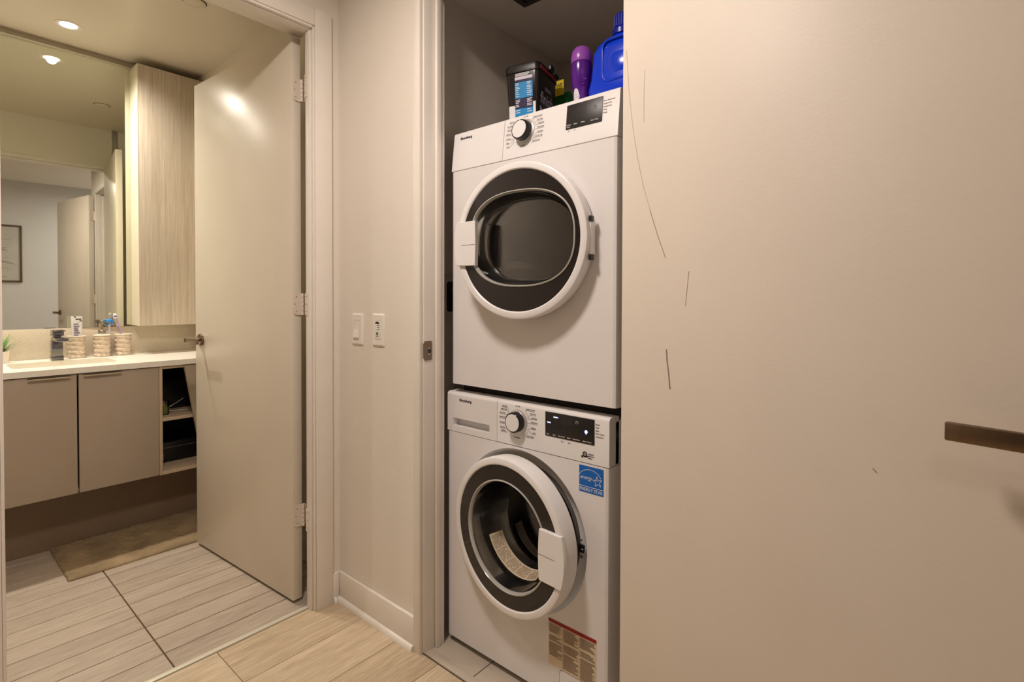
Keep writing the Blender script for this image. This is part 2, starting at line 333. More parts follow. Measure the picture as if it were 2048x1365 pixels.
# ------------------------------------------------------------------ doors
def lever_handle(parent, s, z, face_y, sign, lever_len, toward, M, name='handle', off=0.0):
    """rose, stem and flat lever on a leaf face; leaf local: x along width, y thickness; sign = outward y"""
    bm = bmesh.new(); lathe(bm, [(0.0001, 0.010), (0.024, 0.010), (0.0262, 0.0085), (0.0262, 0.0)], (0, 0, 0), 36, 'y')
    for v in bm.verts: v.co = (v.co.x+s, face_y+sign*v.co.y, v.co.z+z)
    h = fin(name, bm, M, parent, smooth=40)
    bm = bmesh.new(); lathe(bm, [(0.0085, 0.0), (0.0085, 0.05+off)], (0, 0, 0), 18, 'y', False, True)
    for v in bm.verts: v.co = (v.co.x+s, face_y+sign*(v.co.y+0.009), v.co.z+z)
    fin('stem', bm, M, h, smooth=40)
    x0, x1 = sorted((s-toward*0.011, s+toward*lever_len))
    ya, yb = sorted((face_y+sign*(0.050+off), face_y+sign*(0.059+off)))
    box('lever', (x0, ya, z-0.0115), (x1, yb, z+0.0115), M, h, 0.0018)
    return h
def hinge(parent, x, y, z, M, ang_door, ang_jamb, h=0.082):
    """barrel with knuckles and two rounded leaves"""
    bm = bmesh.new()
    for i in range(5): lathe(bm, [(0.0001, 0), (0.0058, 0.0004), (0.0058, h/5-0.0009), (0.0001, h/5-0.0005)], (x, y, z-h/2+i*h/5), 12, 'z')
    hg = fin('hinge', bm, M, parent, smooth=40)
    for nm, ang, wd in (('hinge_leaf', ang_door, 0.031), ('hinge_leaf', ang_jamb, 0.028)):
        d = Vector((math.cos(ang), math.sin(ang))); n = Vector((-d.y, d.x))
        rr = 0.012; pl = [(0, -h/2), (wd-rr, -h/2)]+[(wd-rr+rr*math.sin(R(a)), -h/2+rr-rr*math.cos(R(a))) for a in (30, 60, 90)]+[(wd-rr+rr*math.cos(R(a)), h/2-rr+rr*math.sin(R(a))) for a in (0, 30, 60, 90)]+[(0, h/2)]
        bm = bmesh.new()
        P = lambda s_, zz, t: (x+d.x*s_+n.x*t, y+d.y*s_+n.y*t, z+zz)
        loft(bm, [[P(a, b, -0.0011) for a, b in pl], [P(a, b, 0.0011) for a, b in pl]]); lf = fin(nm, bm, M, hg)
    for s_, zz in ((0.018, 0.027), (0.024, 0.0), (0.018, -0.027)):
        pass
    return hg
M_han = mat('handle_nickel', S(140,126,108), 0.3, 1.0, var=0.05)
M_hinge = mat('painted_hinge', S(228,216,200), 0.4, var=0.03)
# bathroom door: leaf local x along width from hinge, y = thickness away from the visible face
la = math.atan2(0.793, -0.060)
W1 = 0.795
d1 = struct(box('door_1', (0, -0.037, 0.0), (W1, 0.0, 2.10), M_door, bev=0.002, loc=(-0.1405, 0.091, 0.012), rotz=la), 'cream slab bathroom door standing open', 'door')
lever_handle(d1, W1-0.057, 0.942, 0.0, 1, 0.115, -1, M_han, off=0.009)
lever_handle(d1, W1-0.057, 0.942, -0.037, -1, 0.115, -1, M_han)
for z in (1.905, 1.111, 0.316):
    h = hinge(d1, -0.0085, -0.036, z, M_hinge, R(90), R(90))
    for c in list(h.children): bpy.data.objects.remove(c, do_unlink=True)
    hh = 0.082; rr = 0.012
    for nm, wd, sg in (('hinge_leaf', 0.030, 1), ('hinge_leaf', 0.015, -1)):
        pl = [(0.001, -hh/2), (wd-rr, -hh/2)]+[(wd-rr+rr*math.sin(R(a)), -hh/2+rr-rr*math.cos(R(a))) for a in (30, 60, 90)]+[(wd-rr+rr*math.cos(R(a)), hh/2-rr+rr*math.sin(R(a))) for a in (0, 30, 60, 90)]+[(0.001, hh/2)]
        bm = bmesh.new()
        loft(bm, [[(t-0.0035, -0.034+sg*a if sg > 0 else -0.0375-a, z+b) for a, b in pl] for t in (0.0, 0.002)]); fin(nm, bm, M_hinge, h)
        for a, b in ((wd*0.62, 0.027), (wd*0.8, 0.0), (wd*0.62, -0.027)):
            yq = -0.034+a if sg > 0 else -0.0375-a
            bm = bmesh.new(); lathe(bm, [(0.0001, -0.0004), (0.0019, -0.0002), (0.0024, 0.0003)], (-0.0035, yq, z+b), 8, 'x'); fin('screw', bm, M_strike, h)

    lf = boxes('hinge_leaf', [((-0.1200, 0.016, z+0.012-0.041), (-0.1182, 0.0345, z+0.012+0.041))], M_hinge, h)
    sc_ = bmesh.new()
    for b in (0.027, 0.0, -0.027): lathe(sc_, [(0.0001, -0.0006), (0.0019, -0.0004), (0.0024, 0.0)], (-0.1200, 0.024, z+0.012+b), 8, 'x')
    sc_ = fin('screw', sc_, M_strike, h)
    inv = Matrix.LocRotScale(Vector((-0.1405, 0.091, 0.012)), Matrix.Rotation(la, 3, 'Z').to_quaternion(), None).inverted()
    for o in (lf, sc_):
        for v in o.data.vertices: v.co = inv @ v.co
# closet door, folded back against the wall
A2 = R(12.0)
W2 = 0.75
d2ang = math.atan2(-math.cos(A2), -math.sin(A2))     # direction hinge -> free edge
d2 = struct(box('door_2', (0, 0.0, 0.0), (W2, 0.040, 2.10), M_door2, bev=0.002, loc=(-0.060, -1.2239, 0.012), rotz=d2ang), 'wide cream slab closet door swung open toward the camera', 'door')
M_lever2 = mat('dark_nickel', S(128,108,88), 0.33, 1.0, var=0.06, vscale=20, stretch=(8, 1, 1))
# the visible (inner) face of this leaf is local y = 0 side facing -y
lever_handle(d2, 0.695, 0.972, 0.0, -1, 0.122, -1, M_lever2)
lever_handle(d2, 0.695, 0.972, 0.040, 1, 0.122, -1, M_lever2)
for z in (1.905, 1.111, 0.316):
    bm = bmesh.new()
    for i in range(5): lathe(bm, [(0.0001, 0), (0.0058, 0.0004), (0.0058, 0.0155), (0.0001, 0.016)], (-0.006, 0.044, z-0.041+i*0.0164), 12, 'z')
    hg = fin('hinge', bm, M_hinge, d2, smooth=40)
    box('hinge_leaf', (-0.0034, 0.010, z-0.041), (-0.0004, 0.044, z+0.041), M_hinge, hg)
M_scr = mat('scuff_mark', S(160,138,120), 0.7, var=0.2, vscale=200)
M_scr2 = mat('scuff_mark_faint', S(204,190,174), 0.6, var=0.1, vscale=200)
def scratch(pts, wd, M):
    bm = bmesh.new(); ribbon(bm, pts, wd, y=-0.0002, th=0.0002); return fin('scuff', bm, M, d2)
scratch([(0.0097,1.6722),(0.0173,1.5842),(0.0274,1.5068),(0.0399,1.4405),(0.0561,1.3744),(0.0745,1.3199)], 0.0011, M_scr2)
scratch([(0.0745,1.3199),(0.0936,1.2665),(0.1134,1.2185)], 0.0013, M_scr)
scratch([(0.0594,1.6124),(0.0571,1.5718),(0.0577,1.5042)], 0.0009, M_scr2)
scratch([(0.1675,1.1893),(0.1634,1.1536),(0.1604,1.1226)], 0.0009, M_scr)
scratch([(0.1174,1.0335),(0.1188,1.0135),(0.1225,0.9887),(0.1264,0.9561)], 0.0026, mat('pencil_scuff', S(140,126,114), 0.7, var=0.4, vscale=300))
scratch([(0.4780,0.8880),(0.4830,0.8830)], 0.0015, M_scr)

# ------------------------------------------------------------------ switches
def plate(name, yc, zc_, label):
    e = tag(empty(name, (0, yc, zc_), -math.pi/2), label, 'light switch' if 'rocker' in label else 'wall control', None)
    bm = bmesh.new(); o = rrect(0, 0, 0.070, 0.114, 0.004, 3); i = rrect(0, 0, 0.058, 0.104, 0.003, 3); h_ = rrect(0, 0, 0.033, 0.066, 0.001, 3)
    loft(bm, [[(x, 0, z) for x, z in o], [(x, -0.002, z) for x, z in o], [(x, -0.0065, z) for x, z in i], [(x, -0.0065, z) for x, z in h_], [(x, -0.003, z) for x, z in h_]], False, False)
    fin('cover_plate', bm, M_trim, e, smooth=30)
    for z in (0.048, -0.048):
        bm = bmesh.new(); lathe(bm, [(0.0001, -0.0072), (0.002, -0.0070), (0.0026, -0.0062)], (0, 0, z), 10, 'y'); fin('screw', bm, M_alum, e)
    return e
sw = plate('rocker_switch', -0.122, 1.033, 'white rocker light switch nearer the bathroom doorway')
bm = bmesh.new(); loft(bm, [[(x, y_, z) for y_, z in ((-0.002, 0.032), (-0.0058, 0.032), (-0.0070, 0.0), (-0.0125, -0.028), (-0.0118, -0.032), (-0.002, -0.032))] for x in (-0.0155, 0.0155)]); fin('rocker', bm, M_trim, sw)
dm = plate('timer_control', -0.249, 1.035, 'white push-button wall control with printed marks nearer the closet')
box('insert', (-0.0158, -0.0072, -0.0322), (0.0158, -0.003, 0.0322), M_trim, dm, 0.0006)
bm = bmesh.new()
ribbon(bm, [(-0.011, 0.0245), (0.012, 0.0245)], 0.004, -0.0073); ribbon(bm, [(-0.006, 0.0265), (0.007, 0.0265)], 0.004, -0.0073); ribbon(bm, [(-0.002, 0.0285), (0.003, 0.0285)], 0.0035, -0.0073); ribbon(bm, [(0, 0.0225), (0.003, 0.0215)], 0.003, -0.0073)
for z in (0.0165, 0.0092, 0.0018):
    for x in (-0.001, 0.0045, 0.0095): ribbon(bm, [(x, z), (x+0.0032, z)], 0.0022, -0.0073)
for x in (-0.004, 0.0, 0.004): ribbon(bm, [(x-0.001, -0.0215), (x+0.0015, -0.0215)], 0.0018, -0.0073)
fin('printed_marks', bm, M_ink, dm)
bm = bmesh.new(); lathe(bm, [(0.0001, -0.0088), (0.005, -0.0086), (0.0056, -0.0072)], (0, 0, -0.012), 16, 'y'); fin('button', bm, mat('teal_button', S(78,112,104), 0.4), dm)

# ------------------------------------------------------------------ bathroom fittings
YW = 1.67
YS = 1.655; ZT = 0.838; YF = 1.140; YD = 1.152
# vanity cabinet (two doors)
vc = tag(empty('vanity_cabinet', (0, 0, 0)), 'wall-hung taupe vanity cabinet with two doors under the basin', 'cabinet')
boxes('carcass', [((-1.25, YD+0.02, 0.285), (-0.273, 1.669, 0.30)), ((-0.288, YD+0.02, 0.30), (-0.273, 1.669, 0.812)), ((-1.25, YD+0.02, 0.30), (-1.235, 1.669, 0.812)), ((-1.235, 1.64, 0.30), (-0.288, 1.669, 0.812)), ((-1.235, YD+0.02, 0.797), (-0.288, YD+0.06, 0.812))], M_lamin, vc)
for x0, x1, pa, pb in ((-0.882, -0.5825, -0.742, -0.606), (-0.576, -0.273, -0.559, -0.424)):
    d = box('door', (x0, YD, 0.283), (x1, YD+0.019, 0.808), M_lam, vc, 0.0012)
    boxes('edge_pull', [((pa, YF-0.006, 0.8035), (pb, YD+0.019, 0.8065)), ((pa, YF-0.006, 0.797), (pb, YF-0.004, 0.8065))], mat('pull_nickel', S(196,182,160), 0.4, 0.6), d)
box('door', (-1.25, YD, 0.283), (-0.888, YD+0.019, 0.808), M_lam, vc, 0.0012)
# open shelf unit
su = tag(empty('open_shelf_unit', (0, 0, 0)), 'narrow open shelf unit at the right end of the vanity', 'shelf unit')
box('side_panel', (-0.2715, YD, 0.28), (-0.258, 1.669, 0.812), M_lamin, su, 0.0008)
box('side_panel', (0.044, YD, 0.28), (0.058, 1.669, 0.812), M_lamin, su, 0.0008)
box('top_panel', (-0.2575, YD, 0.797), (0.0435, 1.669, 0.812), M_lamin, su, 0.0008)
box('bottom_panel', (-0.2575, YD, 0.28), (0.0435, 1.669, 0.297), M_lamin, su, 0.0008)
box('shelf_board', (-0.2575, YD, 0.541), (0.0435, 1.63, 0.557), M_lamin, su, 0.0008)
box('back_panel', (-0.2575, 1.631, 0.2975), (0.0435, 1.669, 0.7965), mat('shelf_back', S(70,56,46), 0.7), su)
# leaning panel in front of shelf
bm = bmesh.new(); th_ = math.atan2(0.061, 0.378)
loft(bm, [[(-0.169, y_, 0.806), (-0.1695+0.061*1.41, y_, 0.277), (0.055, y_, 0.277), (0.055, y_, 0.806)] for y_ in (YD-0.019, YD-0.002)])
tag(fin('loose_panel', bm, M_lam), 'taupe panel hanging aslant across the open shelves', 'panel')
# kick panel under vanity
struct(box('trim_kick_panel', (-1.25, 1.335, 0.0), (0.058, 1.36, 0.284), mat('kick_shaded_laminate', S(124,104,84), 0.5, var=0.03)), 'recessed brown panel below the wall-hung vanity', 'panel')  # panel colour darkened to stand in for the shade under the vanity
# worktop with a basin cut-out
XB0, XB1, YB0, YB1 = -0.775, -0.405, 1.275, 1.515
bm = bmesh.new()
def slab_hole(bm, X0, X1, Y0, Y1, z0, z1, hx0, hx1, hy0, hy1, r=0.03):
    n = 6; inner = rrect((hx0+hx1)/2, (hy0+hy1)/2, hx1-hx0, hy1-hy0, r, n); outer = []
    cx, cy = (hx0+hx1)/2, (hy0+hy1)/2
    for k_, (x, y) in enumerate(inner):
        qd = k_//(n+1); j = k_ % (n+1); cxn = (X1, Y1) if qd == 0 else (X0, Y1) if qd == 1 else (X0, Y0) if qd == 2 else (X1, Y0)
        half = j/n
        if qd == 0: p = (X1, y+(Y1-y)*min(1, half*2)) if half <= 0.5 else (x+(X1-x)*(2-2*half), Y1)
        elif qd == 1: p = (x+(X0-x)*min(1, half*2), Y1) if half <= 0.5 else (X0, y+(Y1-y)*(2-2*half))
        elif qd == 2: p = (X0, y+(Y0-y)*min(1, half*2)) if half <= 0.5 else (x+(X0-x)*(2-2*half), Y0)
        else: p = (x+(X1-x)*min(1, half*2), Y0) if half <= 0.5 else (X1, y+(Y0-y)*(2-2*half))
        outer.append(p)
    loft(bm, [[(x, y, z0) for x, y in inner], [(x, y, z1) for x, y in inner], [(x, y, z1) for x, y in outer], [(x, y, z0) for x, y in outer], [(x, y, z0) for x, y in inner]], False, False)
slab_hole(bm, -1.25, 0.058, YF, 1.6545, 0.8125, ZT, XB0, XB1, YB0, YB1)
bmesh.ops.remove_doubles(bm, verts=bm.verts[:], dist=1e-5)
tag(fin('worktop', bm, M_quartz), 'white quartz vanity worktop with an undermount basin', 'worktop')
bm = bmesh.new()
secs = []
for dz, ins in ((-0.0265, -0.012), (-0.0265, 0.002), (-0.06, 0.008), (-0.11, 0.02), (-0.125, 0.05)):
    secs.append([(x, y, ZT+dz) for x, y in rrect((XB0+XB1)/2, (YB0+YB1)/2, XB1-XB0-2*ins, YB1-YB0-2*ins, 0.03)])
loft(bm, secs, False, True)
bs = tag(fin('basin', bm, mat('basin_ceramic', S(236,228,206), 0.15, var=0.03, vscale=20), smooth=50), 'white rectangular undermount basin set into the worktop', 'basin')
bm = bmesh.new(); lathe(bm, [(0.0001, 0.003), (0.018, 0.003), (0.021, 0.0)], ((XB0+XB1)/2, (YB0+YB1)/2, ZT-0.1248), 20); fin('drain', bm, M_steel, bs, smooth=40)
struct(box('trim_backsplash', (-1.25, YS, 0.8355), (0.059, 1.669, 0.988), M_splash, bev=0.001), 'speckled beige backsplash behind the cups and tap', 'backsplash')
# mirror
bm = bmesh.new(); mx0, mx1 = -1.25, -0.258
ya, yb = 1.648-0.0265*(mx0+0.2565), 1.648
ya = min(ya, 1.669)
mx0 = -0.2565-(ya-1.648)/0.0265
loft(bm, [[(mx0, ya, z), (mx1, yb, z), (mx1, 1.6695, z), (mx0, 1.6695, z)] for z in (0.9885, 2.385)])
mi = tag(fin('wall_mirror', bm, M_mirror), 'large frameless mirror above the vanity', 'mirror')
box('edge_seam', (mx0, 1.640, 2.3855), (mx1, 1.6690, 2.389), M_alum, mi)
# tall cabinet
tc_ = tag(empty('tall_cabinet', (-0.256, 1.515, 0.9935)), 'tall wall cabinet with pale wood-grain door beside the mirror', 'cabinet')
box('body', (0.0, 0.019, 0.0), (0.315, 0.138, 1.385), M_cream, tc_, 0.0008)
box('door', (0.0, 0.0, 0.0), (0.315, 0.0185, 1.385), M_grain, tc_, 0.001)
box('side_panel', (-0.0035, 0.0, 0.0), (-0.0003, 0.139, 1.385), M_cream, tc_)
# bath mat
bm = bmesh.new(); nx, ny = 130, 84
mx_ = (-0.655, -0.005); my_ = (0.912, 1.315)
vv = [[None]*(ny+1) for _ in range(nx+1)]
for i in range(nx+1):
    for j in range(ny+1):
        e = min(i, nx-i, j, ny-j); h_ = 0.004 if e == 0 else 0.009+0.005*random.random()+0.001*math.sin(i*0.55)*math.sin(j*0.43)
        vv[i][j] = bm.verts.new((mx_[0]+(mx_[1]-mx_[0])*i/nx+random.uniform(-.0015, .0015), my_[0]+(my_[1]-my_[0])*j/ny+random.uniform(-.0015, .0015)+0.008*(1-i/nx), h_))
for i in range(nx):
    for j in range(ny): bm.faces.new((vv[i][j], vv[i+1][j], vv[i+1][j+1], vv[i][j+1]))
fr = [vv[i][0] for i in range(nx+1)]+[vv[nx][j] for j in range(1, ny+1)]+[vv[i][ny] for i in range(nx-1, -1, -1)]+[vv[0][j] for j in range(ny-1, 0, -1)]
lowv = [bm.verts.new((v.co.x, v.co.y, 0.0006)) for v in fr]
for a in range(len(fr)):
    b = (a+1) % len(fr); bm.faces.new((fr[a], lowv[a], lowv[b], fr[b]))
tag(fin('bath_mat', bm, mat('mat_pile', S(150,130,100), 0.95, var=0.28, vscale=9, bump=0.6, bscale=260), smooth=180), 'fluffy tan bath mat lying below the vanity', 'bath mat')

# tap
M_tap = mat('dark_chrome', S(128,128,132), 0.16, 1.0, var=0.03)
tp = tag(empty('basin_tap', (-0.588, 1.556, ZT)), 'square dark chrome basin tap behind the basin', 'tap')
box('base_plate', (-0.023, -0.023, 0.0), (0.023, 0.023, 0.022), M_tap, tp, 0.0015)
box('body', (-0.021, -0.021, 0.0222), (0.021, 0.021, 0.096), M_tap, tp, 0.0015)
box('spout', (-0.019, -0.135, 0.0965), (0.023, 0.021, 0.113), M_tap, tp, 0.002)
box('lever', (-0.021, -0.045, 0.118), (0.021, 0.021, 0.142), M_tap, tp, 0.002)
box('lever_plate', (-0.021, -0.075, 0.1425), (0.022, 0.021, 0.148), M_tap, tp, 0.0015)
box('neck', (-0.014, -0.014, 0.1131), (0.014, 0.014, 0.1179), M_tap, tp)
# cups
M_cup = mat('ribbed_resin', S(222,204,182), 0.5, var=0.3, vscale=60, bump=1.0, bscale=90, stretch=(1, 1, 3.0))
def cup(name, x, y, label, cat, solid=False):
    e = tag(empty(name, (x, y, ZT)), label, cat, 'bathroom set on the worktop')
    prof = []; n = 26
    for i in range(n+1):
        t = i/n; r = 0.033+0.003*t+0.0021*math.sin(t*math.pi*2*4.5)+0.0006*math.sin(t*60); prof.append((r, 0.004+0.102*t))
    bm = bmesh.new(); lathe(bm, [(0.0001, 0.0), (0.031, 0.0), (0.033, 0.004)]+prof[1:]+([(0.0345, 0.1062), (0.03, 0.1062), (0.03, 0.02), (0.0001, 0.02)] if not solid else [(0.0345, 0.1064), (0.0001, 0.1064)]), (0, 0, 0), 36)
    for v in bm.verts:
        if 0.006 < v.co.z < 0.103:
            a = math.atan2(v.co.y, v.co.x); f = 1+0.018*math.sin(a*9+v.co.z*180)+0.012*math.sin(a*17-v.co.z*90); v.co.x *= f; v.co.y *= f
    fin('body', bm, M_cup, e, smooth=60)
    bm = bmesh.new(); lathe(bm, [(0.0345, 0.1068), (0.0378, 0.1075), (0.0378, 0.112), (0.0355, 0.113)]+([(0.030, 0.112), (0.030, 0.1068)] if not solid else [(0.012, 0.116), (0.0001, 0.1165)]), (0, 0, 0), 36)
    fin('rim', bm, mat('cup_rim', S(238,228,210), 0.35), e, smooth=50); return e
cup('paste_cup', -0.5035, 1.606, 'ribbed cream cup holding the toothpaste tube', 'cup')
sd = cup('soap_dispenser', -0.402, 1.598, 'ribbed cream soap dispenser with steel pump', 'soap dispenser', True)
bm = bmesh.new(); lathe(bm, [(0.0001, 0.117), (0.015, 0.117), (0.0165, 0.119), (0.0165, 0.134), (0.014, 0.137), (0.005, 0.138), (0.0045, 0.168), (0.0001, 0.168)], (0, 0, 0), 24); fin('pump_collar', bm, M_steel, sd, smooth=40)
bm = bmesh.new(); lathe(bm, [(0.0001, 0.1685), (0.0085, 0.1685), (0.0095, 0.171), (0.0095, 0.186), (0.008, 0.188), (0.0001, 0.1885)], (0, 0, 0), 20); tube(bm, [(0.0, 0, 0.178), (0.015, -0.018, 0.179), (0.026, -0.032, 0.176), (0.029, -0.036, 0.168)], 0.0035, 8); fin('pump_head', bm, M_steel, sd, smooth=40)
cup('brush_cup', -0.311, 1.603, 'ribbed cream cup holding a toothbrush beside the tall cabinet', 'cup')
# toothpaste
tpst = tag(empty('toothpaste_tube', (-0.5035, 1.600, ZT+0.021)), 'white and grey toothpaste tube standing in a cup', 'toothpaste')
secs = []
for i in range(9):
    t = i/8; wd = 0.019+0.004*t; dp = 0.014*(1-t)+0.0012
    secs.append([(wd*math.cos(2*math.pi*k_/20), dp*math.sin(2*math.pi*k_/20), 0.02+0.17*t) for k_ in range(20)])
bm = bmesh.new(); loft(bm, secs); fin('tube', bm, mat('tube_white', S(232,228,226), 0.3), tpst, smooth=50)
bm = bmesh.new(); lathe(bm, [(0.0001, 0.0), (0.011, 0.0), (0.0125, 0.004), (0.0125, 0.0195), (0.0001, 0.0195)], (0, 0, 0), 20); fin('cap', bm, M_white2, tpst, smooth=40)
bm = bmesh.new()
for z, wd, x in ((0.186, 0.006, -0.008), (0.175, 0.02, 0.006), (0.166, 0.008, 0.015)): ribbon(bm, [(x-wd/2, z), (x+wd/2, z)], 0.005, -0.0055)
fin('dark_print', bm, M_ink, tpst)
bm = bmesh.new()
for i in range(6): ribbon(bm, [(-0.012, 0.15-i*0.011), (0.004+0.004*math.sin(i*2), 0.15-i*0.011)], 0.007, -0.0075-0.0011*i)
fin('grey_print', bm, mat('tube_print', S(132,124,140), 0.5, var=0.2, vscale=200), tpst)
# toothbrush
tb = tag(empty('toothbrush', (-0.322, 1.598, ZT+0.0215)), 'white and purple toothbrush leaning in a cup', 'toothbrush')
P = [(0.012, -0.004, 0.003), (0.004, -0.002, 0.06), (0.0, 0.0, 0.10), (-0.010, 0.002, 0.15), (-0.022, 0.002, 0.188)]
bm = bmesh.new(); tube(bm, P, 0.0048, 10, 0.003); fin('handle', bm, mat('brush_lilac', S(190,160,214), 0.35), tb, smooth=60)
bm = bmesh.new(); abox(bm, (-0.031, -0.006, 0.172), (-0.019, 0.0085, 0.200), 0.003); fin('head', bm, M_white2, tb, smooth=50)
box('bristles', (-0.030, -0.015, 0.175), (-0.020, -0.0062, 0.197), mat('bristle_white', S(225,228,235), 0.7, var=0.1, vscale=300), tb, 0.001)
box('bristle_band', (-0.0305, -0.0155, 0.183), (-0.0195, -0.0063, 0.189), mat('bristle_blue', S(50,60,170), 0.6), tb, 0.0006)
# blue toothbrush head in the dispenser's shade (behind, against the mirror)
tb2 = tag(empty('travel_toothbrush', (-0.362, 1.628, ZT)), 'blue capped toothbrush standing between dispenser and cup', 'toothbrush')
bm = bmesh.new(); tube(bm, [(0, 0, 0.0), (0, 0.001, 0.10), (-0.002, 0.002, 0.165)], 0.0045, 10); fin('handle', bm, mat('brush_pale', S(206,196,206), 0.35), tb2, smooth=60)
bm = bmesh.new(); loft(bm, [[(-0.002+0.017*k1*math.cos(2*math.pi*i/20), 0.003+0.008*k1*math.sin(2*math.pi*i/20), 0.160+z) for i in range(20)] for z, k1 in ((0, 0.4), (0.006, 0.8), (0.016, 1.0), (0.026, 0.85), (0.031, 0.4))]); fin('cap', bm, mat('cap_blue', S(30,130,214), 0.3), tb2, smooth=60)
# plant
pl = tag(empty('potted_succulent', (-0.782, 1.575, ZT)), 'small green spiky plant in a white pot at the edge of the doorway', 'plant')
bm = bmesh.new(); loft(bm, [[(x, y, z) for x, y in rrect(0, 0, s_, s_, 0.006)] for z, s_ in ((0.0, 0.044), (0.054, 0.056), (0.056, 0.056), (0.056, 0.048), (0.046, 0.046))], True, True); fin('pot', bm, mat('pot_white', S(236,226,210), 0.35), pl, smooth=40)
M_leaf = mat('leaf_green', S(92,140,62), 0.45, var=0.25, vscale=30)
for i in range(26):
    a = random.uniform(0, 2*math.pi); el = random.uniform(35, 86); ln = random.uniform(0.045, 0.10)
    d = Vector((math.cos(a)*math.cos(R(el)), math.sin(a)*math.cos(R(el)), math.sin(R(el)))); s_ = Vector((-math.sin(a), math.cos(a), 0)); n_ = d.cross(s_)
    secs = []
    for t in (0, 0.25, 0.55, 0.8, 1.0):
        c = Vector((0, 0, 0.047))+d*ln*t+Vector((math.cos(a), math.sin(a), -0.3))*0.018*t*t; wv = 0.0055*(1-t**1.6)+0.0003; tv = 0.0016*(1-t)+0.0002
        secs.append([c+s_*wv, c+n_*tv, c-s_*wv, c-n_*tv])
    bm = bmesh.new(); loft(bm, secs); fin('leaf', bm, M_leaf, pl, smooth=60)
# shelf contents
cj = tag(empty('candle_jar', (-0.229, 1.235, 0.5575)), 'small glass jar of lime green wax on the open shelf', 'candle')
bm = bmesh.new(); lathe(bm, [(0.0001, 0.0), (0.018, 0.0), (0.021, 0.004), (0.025, 0.066), (0.0235, 0.066), (0.0195, 0.006), (0.0001, 0.005)], (0, 0, 0), 28); fin('glass', bm, M_glass, cj, smooth=40)
bm = bmesh.new(); lathe(bm, [(0.0001, 0.0062), (0.0188, 0.0062), (0.0222, 0.042), (0.0001, 0.042)], (0, 0, 0), 28); fin('wax', bm, mat('lime_wax', S(170,200,60), 0.4), cj, smooth=40)
bm = bmesh.new()
for z, s_ in ((0, 0.92), (0.02, 1.0), (0.09, 1.0), (0.13, 0.9), (0.145, 0.7)): pass
loft(bm, [[(x, y, z) for x, y in rrect(-0.12, 1.45, 0.24*s_, 0.16*s_, 0.03)] for z, s_ in ((0.5575, 0.92), (0.58, 1.0), (0.66, 1.0), (0.70, 0.92), (0.715, 0.7))])
tag(fin('toiletry_bag', bm, M_black, smooth=50), 'black toiletry bag at the back of the upper open shelf', 'bag')
wr = tag(empty('eyeglasses', (-0.17, 1.30, 0.5575)), 'thin metal folded spectacles on the upper open shelf', 'glasses')
bm = bmesh.new(); tube(bm, [(-0.055, 0.0, 0.003), (0.0, 0.0, 0.033), (0.05, 0.01, 0.058)], 0.0012, 6); fin('temple', bm, M_alum, wr)
bm = bmesh.new(); tube(bm, [(-0.055, 0.0, 0.003), (0.01, -0.02, 0.006), (0.06, -0.03, 0.004)], 0.0012, 6); fin('temple', bm, M_alum, wr)
for cx in (-0.03, 0.02):
    bm = bmesh.new(); tube(bm, [(cx+0.021*math.cos(a), 0.02+0.004*math.sin(a), 0.018+0.016*math.sin(a)) for a in [2*math.pi*i/20 for i in range(21)]], 0.001, 6); fin('lens_rim', bm, M_black, wr)
kc = tag(box('flat_case', (-0.245, 1.30, 0.2975), (0.02, 1.50, 0.40), M_black, bev=0.006), 'black flat case on the lower open shelf', 'case')
bm = bmesh.new(); tube(bm, [(-0.246, 1.2985, 0.372), (0.021, 1.2985, 0.372)], 0.0014, 6); fin('lid_seam', bm, mat('seam_grey', S(110,104,100), 0.5), kc)
box('case_label', (-0.243, 1.2985, 0.312), (-0.215, 1.2998, 0.345), mat('beige_label', S(190,170,130), 0.6), kc)

# ceiling fittings
def pot_light(x, y, label, on_):
    e = tag(empty('recessed_light', (x, y, ZC)), label, 'ceiling light', 'bathroom downlights')
    bm = bmesh.new(); lathe(bm, [(0.036, 0.004), (0.034, -0.0015), (0.044, -0.004), (0.050, -0.0025), (0.051, -0.0001)], (0, 0, 0), 40); fin('trim_ring', bm, M_trim, e, smooth=50)
    bm = bmesh.new(); lathe(bm, [(0.0001, -0.001), (0.0335, -0.001), (0.0335, -0.0002), (0.0001, -0.0002)], (0, 0, 0), 32)
    fin('lens', bm, mat('lamp_lens', S(255,250,235), 0.5, emit=(1, 0.93, 0.75, 1), estr=14.0), e)
    L = bpy.data.lights.new('downlight', 'SPOT'); L.energy = BATH_W; L.color = BATH_C; L.spot_size = R(150); L.spot_blend = 1.0; L.shadow_soft_size = 0.022
    o = bpy.data.objects.new('downlight', L); COL.objects.link(o); o.parent = e; o.location = (0, 0, -0.006)
pot_light(-0.557, 1.40, 'lit recessed ceiling light above the basin', True)
pot_light(-0.90, 1.40, 'lit recessed ceiling light just left of the doorway view', True)
bm = bmesh.new(); lathe(bm, [(0.0001, -0.007), (0.040, -0.007), (0.043, -0.005), (0.043, -0.0001)], (0, 0, 0), 40)
cv = fin('sprinkler_cover', bm, M_ceil, loc=(-0.245, 0.735, ZC), smooth=40); tag(cv, 'round concealed sprinkler cover on the bathroom ceiling', 'sprinkler cover')
bm = bmesh.new(); lathe(bm, [(0.043, -0.0008), (0.0465, -0.0008), (0.0465, -0.0001)], (0, 0, 0), 40); fin('shadow_gap', bm, M_dark, cv)

